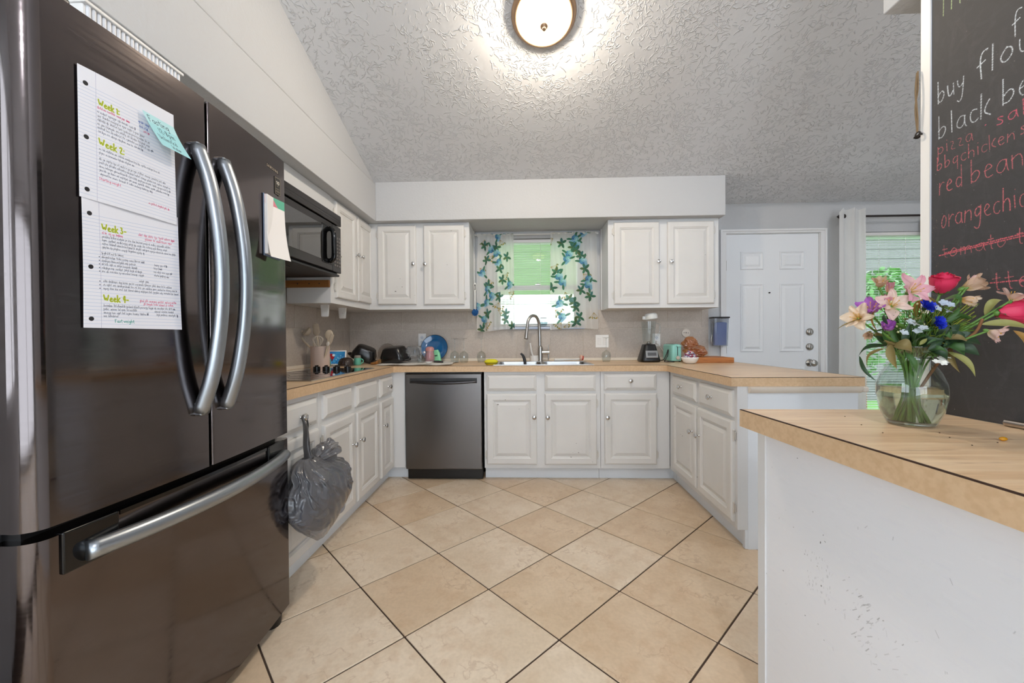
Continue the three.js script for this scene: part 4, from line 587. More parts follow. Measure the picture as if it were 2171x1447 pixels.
// ---------- drying dishes in the left corner ----------
{
  const pan = (label, [x, y, z], [rx, ry, rz], s) => { const t = thing('roasting_pan', label, 'pan', [x, CT + y, z]); t.rotation.set(rx, ry, rz);
    obj('body', loft([{ y: 0.05 * s, a: 0.1 * s, b: 0.085 * s, n: 4 }, { y: 0.048 * s, a: 0.108 * s, b: 0.092 * s, n: 4 }, { y: 0, a: 0.104 * s, b: 0.088 * s, n: 4 }, { y: -0.055 * s, a: 0.082 * s, b: 0.068 * s, n: 3.4 }, { y: -0.064 * s, a: 0.07 * s, b: 0.056 * s, n: 3 }, { y: -0.064 * s, a: 0.02 * s, b: 0.02 * s }], 48, false, true).rotateX(PI), std('#1b1a1a', 0.22), t);
    for (const k of [-1, 1]) obj('handle', [taper([[k * 0.098 * s, -0.045 * s, -0.035 * s], [k * 0.128 * s, -0.045 * s, 0], [k * 0.098 * s, -0.045 * s, 0.035 * s]], [0.008, 0.011, 0.008], 10, 16)], std('#1b1a1a', 0.25), t); };
  pan('black pan upside down and tilted behind the green mug, leftmost of the three', [-1.388, 0.086, 0.3], [0.25, 0.2, -0.42], 0.95);
  pan('large black pan upside down on the drying mat', [-1.118, 0.076, 0.32], [0.2, -0.25, 0.12], 1.05);
  pan('black pan partly hidden behind the clear container', [-1.02, 0.1, 0.13], [0.1, 0.1, -0.1], 0.62);
  tag(obj('drying_mat', patch(24, 16, (u, v) => [-1.2 + u * 0.6 + 0.01 * sin(v * 9), CT + 0.0065 + 0.0025 * sin(u * 17) * sin(v * 11), 0.12 + v * 0.47]), std('#e4e1da', 0.9)), 'white cloth drying mat under the dishes', 'drying mat'); 
  const lid = thing('pan_cover', 'clear glass lid leaning on the tiles between the black pans', 'pot lid', [-1.27, CT + 0.088, 0.1]); lid.rotation.set(-0.35, 0, 0.1);
  obj('glass', rot(lathe([[0, 0.02], [0.05, 0.014], [0.085, 0]], 40), PI / 2), M.smoky, lid); obj('rim', new THREE.TorusGeometry(0.086, 0.003, 8, 48), std('#aaa39a', 0.3, { metalness: 0.6 }), lid);
  const l2 = thing('pan_cover', 'clear glass lid lying flat beside the big black pan', 'pot lid', [-1.27, CT + 0.012, 0.28]); obj('glass', lathe([[0, 0.022], [0.05, 0.015], [0.085, 0]], 40), M.smoky, l2); obj('rim', rot(new THREE.TorusGeometry(0.086, 0.003, 8, 48), PI / 2), std('#77706a', 0.3, { metalness: 0.6 }), l2);
  const wb = thing('dish_brush', 'small wooden brush lying before the drying mat', 'brush', [-1.235, CT + 0.013, 0.46], -0.5); obj('handle', taper([[-0.05, -0.004, 0], [0, 0.002, 0], [0.03, 0.01, 0]], [0.009, 0.011, 0.013], 12, 10), std('#b3793c', 0.6), wb); const br = []; for (let i = 0; i < 60; i++) br.push(taper([[0.03, 0.01, 0], [0.055 + rr(-0.006, 0.006), 0.02 + rr(-0.014, 0.016), rr(-0.016, 0.016)]], [0.0012, 0.001], 4, 2, 1, false)); obj('bristles', br, std('#c79b62', 0.9), wb);
  const pl = thing('plate', 'deep blue glazed plate leaning on the backsplash', 'plate', [-0.832, CT + 0.12, 0.075]); pl.rotation.x = PI / 2 - 0.28; obj('dish', lathe([[0, 0], [0.07, 0.001], [0.095, 0.008], [0.12, 0.022], [0.123, 0.025], [0.12, 0.0265], [0.092, 0.014], [0.068, 0.006], [0, 0.005]], 56), std('#1c5f93', 0.12, { clearcoat: 0.6 }), pl); obj('rim', at(rot(new THREE.TorusGeometry(0.1215, 0.0028, 8, 64), PI / 2), 0, 0.0252, 0), std('#12283c', 0.2), pl);
  const cc = thing('food_container', 'clear divided plastic lunch container standing on its side', 'container', [-0.957, CT + 0.007, 0.335], 0.12); const cl = std('#f0f0f0', 0.06, { transmission: 0.88, thickness: 0 });
  obj('tray', [rot(loft([{ y: 0, a: 0.062, b: 0.068, n: 6 }, { y: 0.004, a: 0.06, b: 0.066, n: 6 }, { y: 0.004, a: 0.056, b: 0.062, n: 6 }, { y: -0.038, a: 0.05, b: 0.056, n: 5 }, { y: -0.038, a: 0.01, b: 0.01 }], 40, false, false), PI / 2 - 0.12).translate(0, 0.07, 0)], cl, cc);
  obj('divider', [rot(box(0.1, 0.03, 0.002), -0.12).translate(0, 0.07, -0.014), rot(box(0.002, 0.03, 0.05), -0.12).translate(0.012, 0.098, -0.016)].map((g) => g), cl, cc); obj('compartment', [rot(new THREE.TorusGeometry(0.026, 0.002, 8, 30), -0.12).translate(-0.004, 0.038, 0.006), rot(ringPanel(0.05, 0.045, [[0, 0], [0.002, 0.003], [0.006, 0.003], [0.01, -0.004]]), -0.12).translate(-0.026, 0.1, 0)], cl, cc);
  const ca = thing('food_container', 'clear plastic lid leaning behind the divided container', 'container lid', [-0.967, CT + 0.007, 0.262], 0.12); obj('sheet', rot(loft([{ y: 0, a: 0.065, b: 0.068, n: 6 }, { y: 0.006, a: 0.062, b: 0.065, n: 6 }], 36, false, true), PI / 2 - 0.15).translate(0, 0.07, 0), cl, ca);
  const bt = thing('baby_bottle', 'pink-lidded clear drinking bottle among the dishes', 'bottle', [-0.838, CT + 0.007, 0.235]); obj('body', lathe([[0, 0], [0.034, 0], [0.04, 0.006], [0.043, 0.05], [0.036, 0.085], [0.037, 0.1], [0.035, 0.1], [0.034, 0.086], [0.041, 0.05], [0.037, 0.008], [0, 0.006]], 30), std('#f2d9dc', 0.05, { transmission: 0.75, thickness: 0 }), bt); obj('cap', lathe([[0, 0.135], [0.022, 0.134], [0.036, 0.122], [0.038, 0.098], [0.034, 0.096]], 30), std('#e8a7a2', 0.25, { transmission: 0.4, thickness: 0 }), bt); obj('insert', lathe([[0, 0.015], [0.026, 0.02], [0.03, 0.06], [0.02, 0.1], [0, 0.106]], 24), std('#c8265f', 0.4), bt);
  const gr = thing('lunch_box', 'pale green plastic box with dark latch beside the blue plate', 'container', [-0.782, CT + 0.006, 0.19], -0.25); obj('shell', rot(loft([{ y: 0, a: 0.034, b: 0.016, n: 5 }, { y: 0.005, a: 0.036, b: 0.018, n: 5 }, { y: 0.08, a: 0.03, b: 0.016, n: 4 }, { y: 0.106, a: 0.018, b: 0.012, n: 3 }], 32), 0, 0, 0.12), std('#8fdcab', 0.35), gr); obj('latch', rot(box(0.03, 0.01, 0.006, 0, 0.056, 0.019, 0.002), 0, 0, 0.12), std('#2d5b46', 0.4), gr);
  const cu = thing('drinking_glass', 'small clear tumbler on the drying mat before the pink bottle', 'glass', [-0.882, CT + 0.007, 0.37]); obj('tumbler', lathe([[0, 0.004], [0.026, 0.004], [0.028, 0.002], [0.034, 0.074], [0.032, 0.074], [0.026, 0.01], [0, 0.01]], 30), M.glass, cu);
  const kn = thing('knife', 'black-handled knife lying at the end of the drying mat', 'knife', [-0.735, CT + 0.0145, 0.34], 0.35); obj('handle', taper([[-0.045, 0.004, 0], [0, 0.002, 0], [0.035, -0.002, 0]], [0.008, 0.01, 0.007], 10, 8), M.darkplastic, kn); obj('blade', box(0.07, 0.0015, 0.02, 0.07, -0.005, 0, 0.0006), M.steel, kn);
  const sb = thing('dish', 'tiny white dish lying by the knife handle', 'dish', [-0.79, CT + 0.009, 0.47]); obj('dish', lathe([[0, 0], [0.016, 0], [0.03, 0.014], [0.028, 0.015], [0.015, 0.003], [0, 0.003]], 28), M.whiteGloss, sb);
}
// ---------- glasses, sink tools ----------
const wine = (label, x, z) => { const t = thing('wine_glass', label, 'wine glass', [x, CT, z], 0, 'upturned wine glasses'); obj('bowl', lathe([[0.031, 0], [0.0385, 0.03], [0.041, 0.055], [0.036, 0.08], [0.02, 0.096], [0.0045, 0.103], [0.003, 0.101], [0.018, 0.093], [0.034, 0.078], [0.0392, 0.055], [0.037, 0.03], [0.0298, 0]], 36), M.glass, t); obj('stem', lathe([[0.0045, 0.102], [0.0036, 0.13], [0.0036, 0.19], [0.006, 0.205]], 16), M.glass, t); obj('foot', lathe([[0.006, 0.203], [0.033, 0.21], [0.0335, 0.2125], [0, 0.2125]], 36), M.glass, t); };
wine('upturned wine glass next to the blue plate, leftmost of four', -0.625, 0.2); wine('upturned wine glass in the middle of the left three', -0.54, 0.225); wine('upturned wine glass beside the yellow sponge', -0.389, 0.215); wine('upturned wine glass before the white switch plate', 0.698, 0.2);
{
  const s = thing('sponge', 'yellow and dark scouring sponge at the left edge of the sink', 'sponge', [-0.275, CT, 0.54], 0.15); obj('foam', loft([{ y: 0.014, a: 0.05, b: 0.03, n: 2.6 }, { y: 0.03, a: 0.055, b: 0.034, n: 2.6 }, { y: 0.042, a: 0.04, b: 0.026, n: 2.4 }, { y: 0.046, a: 0.02, b: 0.012, n: 2 }], 32), std('#d9d025', 0.8), s); obj('pad', loft([{ y: 0.001, a: 0.038, b: 0.026, n: 2.4 }, { y: 0.01, a: 0.046, b: 0.029, n: 2.6 }, { y: 0.014, a: 0.05, b: 0.031, n: 2.6 }], 32), std('#c8b41e', 0.9), s); obj('seam', loft([{ y: 0.0135, a: 0.051, b: 0.031, n: 2.6 }, { y: 0.0165, a: 0.0525, b: 0.0322, n: 2.6 }], 32), std('#33300f', 0.9), s);
  const b = thing('dish_brush', 'white dish brush standing in its holder left of the faucet', 'brush', [0.075, CT, 0.09]); obj('holder', lathe([[0, 0.001], [0.036, 0.001], [0.038, 0.004], [0.036, 0.05], [0.034, 0.052], [0.032, 0.05], [0.034, 0.006], [0, 0.006]], 30), M.white, b); obj('handle', taper([[0.0, 0.02, 0.0], [-0.02, 0.07, 0], [-0.03, 0.12, 0], [-0.036, 0.165, 0]], [0.012, 0.011, 0.014, 0.009], 14, 20, 0.7), M.white, b);
  const h = thing('pan_scraper', 'black curved handle sticking up from the left sink bowl', 'scrubber', [-0.008, CT - 0.12, 0.46]); obj('handle', taper([[0.004, 0, 0.02], [0.002, 0.1, 0.01], [-0.002, 0.15, 0], [-0.016, 0.19, 0], [-0.034, 0.207, 0]], [0.01, 0.014, 0.012, 0.012, 0.008], 12, 24, 0.6), M.darkplastic, h); obj('head', box(0.06, 0.02, 0.05, 0.004, -0.05, 0.02, 0.006), M.darkplastic, h);
  const l = thing('dish_brush', 'white-handled brush with red head lying along the back of the sink', 'brush', [0.25, CT + 0.0165, 0.165]); obj('handle', taper([[0, 0, 0], [0.08, 0.002, -0.004], [0.2, 0.004, -0.008], [0.225, 0.008, -0.008]], [0.012, 0.011, 0.006, 0.006], 12, 18), M.white, l); obj('head', rot(cyl(0.024, 0.026, 0.018, 24), 0, 0, PI / 2 - 0.15).translate(0.235, 0.016, -0.008), std('#e3b7a3', 0.5), l); obj('scourer', rot(cyl(0.022, 0.018, 0.014, 24), 0, 0, -PI / 2 - 0.15).translate(0.25, 0.014, -0.006), std('#b64a38', 0.9), l);
  const f = thing('glass_bowl', 'round clear glass bowl with dark rim on the window sill', 'bowl', [0.165, 1.2105, -0.012]); obj('bowl', lathe([[0, 0.002], [0.02, 0.001], [0.036, 0.018], [0.044, 0.044], [0.036, 0.072], [0.026, 0.082], [0.025, 0.082], [0.034, 0.071], [0.042, 0.044], [0.034, 0.019], [0.018, 0.004], [0, 0.004]], 36), M.glass, f); obj('rim', rot(new THREE.TorusGeometry(0.026, 0.0022, 8, 36), PI / 2).translate(0, 0.082, 0), std('#4c4f55', 0.3), f); obj('water', lathe([[0, 0.006], [0.018, 0.006], [0.032, 0.02], [0.04, 0.042], [0, 0.042]], 30), std('#dfe8ee', 0.02, { transmission: 0.95, thickness: 0 }), f);
  const plate = (name, label, cat, x, y, w, parts) => { const t = thing(name, label, cat, [x, y, 0.009]); obj('cover_plate', [box(w, 0.116, 0.006, 0, 0, 0.003, 0.0025)], M.whiteGloss, t); parts(t); };
  const socket = (t) => { for (const y of [-0.021, 0.021]) { const s = obj('socket', [rot(cyl(0.0165, 0.0165, 0.003, 20), PI / 2).translate(0, y, 0.0065)], std('#d7dbe0', 0.4), t); obj('slot', [box(0.0022, 0.008, 0.002, -0.006, y + 0.002, 0.0078), box(0.0022, 0.007, 0.002, 0.006, y + 0.002, 0.0078), box(0.004, 0.004, 0.002, 0, y - 0.008, 0.0078)], M.darkplastic, s); } };
  plate('wall_outlet', 'white electrical outlet on the tiles behind the blue plate', 'outlet', -0.964, 1.097, 0.07, socket);
  plate('wall_outlet', 'white electrical outlet on the tiles right of the blender', 'outlet', 1.19, 1.08, 0.07, socket);
  plate('switch_plate', 'white double light switch plate right of the sink', 'light switch', 0.698, 1.073, 0.12, (t) => { for (const x of [-0.023, 0.023]) obj('rocker', rot(box(0.033, 0.066, 0.005, 0, 0, 0, 0.0015), 0.05).translate(x, 0, 0.0068), M.white, t); });
  const sc = thing('scrub_brush', 'blue puff scrubber hanging by a white handle from the left wall cabinet', 'scrubber', [-0.452, 1.34, 0.13]); const pf = []; for (let i = 0; i < 70; i++) { const a = rr(0, 2 * PI), e = Math.acos(rr(-1, 1)), d = [sin(e) * cos(a), cos(e), sin(e) * sin(a)]; pf.push(rot(new THREE.TorusGeometry(0.0085, 0.003, 5, 10), a * 3, e * 5).translate(d[0] * 0.021, d[1] * 0.023, d[2] * 0.021)); } pf.push(ball(0.02)); obj('puff', pf, std('#1f5f9e', 0.8), sc);
  obj('handle', [taper([[0, 0.02, 0], [0.0, 0.12, 0], [0.001, 0.2, 0]], [0.005, 0.006, 0.007], 10, 12), at(new THREE.TorusGeometry(0.019, 0.0055, 10, 24).scale(0.6, 1.6, 1), 0.001, 0.225, 0)], M.white, sc); obj('grip', at(new THREE.TorusGeometry(0.016, 0.003, 8, 24).scale(0.5, 1.5, 1), 0.001, 0.222, 0.003), M.black, sc);
}
// ---------- right worktop ----------
{
  const b = thing('blender', 'black countertop blender with clear jar and white lid', 'blender', [1.052, CT, 0.235]);
  obj('motor_base', loft([{ y: 0, a: 0.08, b: 0.08, n: 4 }, { y: 0.012, a: 0.086, b: 0.085, n: 4 }, { y: 0.03, a: 0.082, b: 0.082, n: 4 }, { y: 0.14, a: 0.052, b: 0.055, n: 3.5 }, { y: 0.15, a: 0.048, b: 0.05, n: 3 }], 40), M.black, b);
  const cp = obj('control_panel', rot(box(0.1, 0.062, 0.006, 0, 0, 0, 0.006), -0.26).translate(0.004, 0.068, 0.0745), M.chrome, b); obj('display', rot(box(0.072, 0.028, 0.003, 0, 0, 0, 0.001), -0.26).translate(0.004, 0.0685, 0.0775), std('#55565a', 0.3), cp);
  obj('jar', lathe([[0.03, 0.15], [0.046, 0.16], [0.05, 0.2], [0.061, 0.345], [0.0595, 0.346], [0.048, 0.2], [0.044, 0.164], [0.028, 0.154]], 40), M.glass, b);
  obj('jar_handle', taper([[0.055, 0.33, 0], [0.09, 0.32, 0], [0.088, 0.24, 0], [0.052, 0.21, 0]], [0.007, 0.008, 0.008, 0.007], 10, 24), M.glass, b);
  obj('blade', [lathe([[0, 0.152], [0.02, 0.152], [0.016, 0.165], [0.006, 0.172], [0, 0.172]], 20), rot(box(0.05, 0.002, 0.01), 0, 0.5, 0.3).translate(0, 0.172, 0), rot(box(0.05, 0.002, 0.01), 0, 2, -0.3).translate(0, 0.172, 0)], M.chrome, b);
  obj('lid', [rot(loft([{ y: 0, a: 0.05, b: 0.05 }, { y: 0.006, a: 0.055, b: 0.055 }, { y: 0.03, a: 0.054, b: 0.054 }, { y: 0.048, a: 0.048, b: 0.048 }, { y: 0.054, a: 0.03, b: 0.03 }], 36), 0, 0, 0.12).translate(0.022, 0.362, 0), box(0.03, 0.03, 0.03, -0.04, 0.375, 0, 0.008)], std('#d9dcda', 0.4), b);
  const t = thing('toaster', 'mint green two-slice toaster with cream dial', 'toaster', [1.262, CT, 0.2], 0.06);
  obj('body', [loft([{ y: 0.008, a: 0.042, b: 0.096, n: 6 }, { y: 0.012, a: 0.046, b: 0.1, n: 6 }, { y: 0.135, a: 0.045, b: 0.099, n: 6 }, { y: 0.148, a: 0.038, b: 0.092, n: 5 }, { y: 0.15, a: 0.02, b: 0.07, n: 4 }], 48)], M.mint, t); obj('foot', [-1, 1].flatMap((i) => [-1, 1].map((k) => at(cyl(0.008, 0.008, 0.01, 10), i * 0.03, 0.005, k * 0.08))), M.black, t);
  obj('slot', [span(-0.022, -0.006, 0.148, 0.1515, -0.07, 0.07), span(0.006, 0.022, 0.148, 0.1515, -0.07, 0.07)], M.black, t); obj('lever_track', span(0.002, 0.007, 0.055, 0.135, 0.0985, 0.1005), M.black, t); obj('lever', box(0.036, 0.012, 0.018, 0.012, 0.134, 0.108, 0.004), M.mint, t); obj('dial', rot(lathe([[0, 0], [0.0165, 0], [0.0165, 0.008], [0.0145, 0.011], [0, 0.011]], 10), PI / 2).translate(0.006, 0.036, 0.0995), M.offwhite, t);
  const dent = (r, n, seed, am) => { const g = flat(new THREE.SphereGeometry(r, n, n)), p = g.attributes.position; for (let i = 0; i < p.count; i++) { const v = V().fromBufferAttribute(p, i), d = v.clone().normalize(), k = 1 + am * (fbm(0.5 + 0.49 * d.x, 0.5 + 0.49 * d.y + 0.3 * d.z, 5, 5, 3, seed) - 0.5) + am * 0.1 * sin(d.x * 9 + seed + 4 * d.z) * sin(d.y * 11 + d.z * 8); p.setXYZ(i, v.x * k, v.y * k, v.z * k); } g.computeVertexNormals(); return g; };
  const br = thing('bread_bag', 'shiny amber plastic bag of bread rolls standing on the board', 'bread', [1.42, CT + 0.045, 0.26]); obj('loaf', [dent(0.05, 20, 3, 0.2).scale(1.35, 0.85, 0.9).translate(0.02, 0.038, 0), dent(0.045, 20, 5, 0.2).scale(1.05, 1, 0.9).translate(-0.03, 0.105, 0)], std('#9a5f30', 0.85), br); obj('film', [dent(0.06, 44, 8, 0.7).scale(1.4, 0.82, 1).translate(0.015, 0.045, 0), dent(0.054, 44, 9, 0.7).scale(1.12, 1.05, 0.95).translate(-0.03, 0.112, 0)], std('#e9b47c', 0.04, { transmission: 0.78, thickness: 0, ior: 1.9 }), br);
  const ds = thing('wall_hook', 'round beige disc with three dark dots on the tiles above the bread', 'wall hook', [1.455, 1.143, 0.0095]); obj('disc', rot(lathe([[0, 0], [0.038, 0], [0.038, 0.006], [0.034, 0.009], [0, 0.01]], 36), PI / 2), M.offwhite, ds); obj('dot', [ball(0.0038, -0.018, 0.002, 0.0095, 1, 1, 0.5), ball(0.0055, 0, 0.002, 0.0095, 0.8, 1.2, 0.5), ball(0.0038, 0.018, 0.0, 0.0095, 1, 1, 0.5)], M.black, ds);
  tag(obj('cutting_board', [span(1.345, 1.672, CT + 0.0005, CT + 0.043, 0.15, 0.43, 0.004)], met(std('#cf9d6c', 0.5, { map: woodTex }))), 'thick brown wooden cutting board at the right end of the worktop', 'cutting board');
  const bw = thing('candy_bowl', 'white bowl heaped with wrapped candies before the toaster', 'bowl', [1.29, CT, 0.505]); obj('bowl', lathe([[0, 0.002], [0.03, 0.001], [0.05, 0.014], [0.064, 0.042], [0.065, 0.052], [0.062, 0.052], [0.06, 0.043], [0.047, 0.018], [0.028, 0.006], [0, 0.006]], 40), M.whiteGloss, bw);
  const cs = [[], [], []]; for (let i = 0; i < 170; i++) { const a = rr(0, 2 * PI), q = sqrt(rnd()), r = 0.05 * q, y = 0.049 + 0.052 * (1 - q ** 1.6) - rr(0, 0.006); cs[i % 3].push(rot(taper([[-0.009, 0, 0], [0, 0.001, 0], [0.009, 0, 0]], [0.003, 0.0048, 0.003], 6, 3), rr(0, 3), rr(0, 6), rr(0, 3)).translate(cos(a) * r, y, sin(a) * r)); }
  const cd = tag(obj('wrapped_candies', cs[0], std('#eae6ea', 0.3)), 'heap of red, white and purple wrapped candies in the bowl', 'candies', null, 'stuff'); cd.position.set(1.29, CT, 0.505); obj('red_candies', cs[1], std('#a3224a', 0.3), cd); obj('purple_candies', cs[2], std('#8a84a8', 0.3), cd);
  const pc = thing('bag_dispenser', 'clear wall holder of blue packets with black lid beside the door', 'holder', [1.735, 1.025, 0.024]); obj('lid', span(-0.078, 0.07, 0.245, 0.258, 0, 0.08, 0.004), M.black, pc); obj('pouch', [loft([{ y: 0, a: 0.062, b: 0.03, n: 5, z: 0.036 }, { y: 0.245, a: 0.07, b: 0.036, n: 5, z: 0.038 }], 40, true, false)], std('#dfe4ea', 0.1, { transmission: 0.85, thickness: 0 }), pc); obj('packet', [loft([{ y: 0.006, a: 0.054, b: 0.02, n: 4, z: 0.036 }, { y: 0.1, a: 0.055, b: 0.024, n: 4, z: 0.036 }, { y: 0.205, a: 0.052, b: 0.02, n: 3.5, x: 0.008, z: 0.036 }, { y: 0.212, a: 0.03, b: 0.01, x: 0.008, z: 0.036 }], 36)], std('#4266ad', 0.45), pc); obj('clip', [taper([[-0.075, 0.02, 0.05], [-0.082, 0.06, 0.05], [-0.074, 0.1, 0.05]], [0.003, 0.006, 0.003], 8, 10)], M.nickel, pc);
  const c1 = thing('power_cord', 'white plug and cord running from the right outlet to the worktop', 'cord', [1.19, 1.06, 0.02]); obj('plug', box(0.022, 0.03, 0.025, 0, 0, 0.012, 0.005), M.white, c1); obj('wire', tube([[0, -0.012, 0.022], [0.02, -0.05, 0.05], [0.045, -0.11, 0.11], [0.06, -0.155, 0.2], [0.02, -0.1605, 0.25], [-0.03, -0.1605, 0.24]], 0.003, 8, 50), M.offwhite, c1);
  const c2 = thing('power_cord', 'black cord looped on the worktop between blender and toaster', 'cord', [1.14, CT + 0.004, 0.22]); obj('wire', tube([[-0.01, 0.01, 0], [0.03, 0.012, 0.03], [0.06, 0.06, 0.02], [0.075, 0.1, 0.02], [0.055, 0.04, 0.05], [0.03, 0, 0.06], [0.05, 0, 0.1], [0.09, 0, 0.115], [0.05, 0.0, 0.08]], 0.0035, 8, 70), M.black, c2);
}
// ---------- window dressings ----------
function blind(name, label, x0, x1, y0, y1, z, pitch, tilt, cords) {
  const t = thing(name, label, 'window blind', [(x0 + x1) / 2, y1, z]), w = x1 - x0, h = y1 - y0, g = flat(rot(patch(1, 4, (u, v) => [(u - 0.5) * w, 0.0018 * (1 - (2 * v - 1) ** 2), (v - 0.5) * 0.025]), tilt)), m = std('#dcdcdc', 0.5);
  obj('head_rail', box(w + 0.01, 0.03, 0.03, 0, -0.008, 0, 0.003), M.white, t); obj('bottom_rail', box(w, 0.014, 0.02, 0, -h + 0.004, 0, 0.003), M.white, t);
  for (let i = 1; i * pitch < h - 0.01; i++) { const s = new THREE.Mesh(g, m); s.name = 'slat'; s.castShadow = s.receiveShadow = true; s.position.y = -0.018 - i * pitch; s.rotation.x = rr(-0.05, 0.05); t.add(s); }
  for (const x of cords) obj('ladder_cord', tube([[x, 0, 0.013], [x, -h, 0.013]], 0.0012, 5, 2), M.white, t); return t;
}
blind('window_blind', 'white slatted blind in the window over the sink', SW[0] + 0.006, SW[1] - 0.006, SW[2] + 0.012, SW[3] - 0.012, -0.03, 0.022, 0.06, [-0.22, 0.03, 0.3]);
blind('window_blind', 'white slatted blind in the dining window beside the curtain', W2[0] + 0.006, W2[1] - 0.006, W2[2] + 0.01, W2[3] - 0.012, -0.012, 0.0225, 0.06, [-0.25, -0.02, 0.25]);
function floral(seedN, W, H, base) {      // printed sprigs: leaves, blue roses, ochre twigs
  seed = seedN; const items = []; for (let i = 0; i < 34; i++) items.push([(i % 2 ? rr(0, 0.5) : rr(0.5, 1)) * W, (i + rr(0, 1)) / 34 * H, rr(0, 3), rnd()]);
  const paint = (c, mask) => { c.fillStyle = mask ? base : '#fbfaf6'; c.fillRect(0, 0, W, H); const col = (x) => mask ? '#f2f2f2' : x;
    for (const [x, y, a, k] of items) { c.save(); c.translate(x, y); c.rotate(a); const s = W / 330;
      if (k < 0.42) { for (let i = 0; i < 5; i++) { c.fillStyle = col(['#2f6b4f', '#44805c', '#55703f', '#3a7a74'][i % 4]); c.beginPath(); c.ellipse(20 * s * cos(i * 1.1), 20 * s * sin(i * 1.1), 19 * s, 9 * s, i * 1.1, 0, 7); c.fill(); } c.strokeStyle = col('#27543f'); c.lineWidth = 2 * s; c.beginPath(); c.moveTo(-40 * s, -10 * s); c.quadraticCurveTo(0, 10 * s, 45 * s, 0); c.stroke(); }
      else if (k < 0.72) { for (let i = 0; i < 11; i++) { c.fillStyle = col(['#8cbfd8', '#5a9cc4', '#b4dae4', '#3f7fa8', '#8ccac6'][i % 5]); c.beginPath(); c.ellipse(15 * s * cos(i * 2.4) * (1 - i / 14), 15 * s * sin(i * 2.4) * (1 - i / 14), (24 - i * 1.6) * s, (16 - i) * s, i * 1.7, 0, 7); c.fill(); } for (const q of [0.4, 2.2, 4.1]) { c.fillStyle = col('#3c7a5a'); c.beginPath(); c.ellipse(40 * s * cos(q), 40 * s * sin(q), 20 * s, 8 * s, q, 0, 7); c.fill(); } }
      else { c.strokeStyle = col('#a98d4a'); c.lineWidth = 2.2 * s; for (let i = 0; i < 5; i++) { c.beginPath(); c.moveTo(0, 0); c.quadraticCurveTo(20 * s, i * 8 * s - 20 * s, 38 * s, i * 16 * s - 32 * s); c.stroke(); c.fillStyle = col(i % 2 ? '#b89a45' : '#8a8a52'); c.beginPath(); c.ellipse(40 * s, i * 16 * s - 34 * s, 9 * s, 5 * s, i, 0, 7); c.fill(); } }
      c.restore(); } };
  return [canvas(W, H, (c) => paint(c, false)), canvas(W, H, (c) => paint(c, true), false)];
}
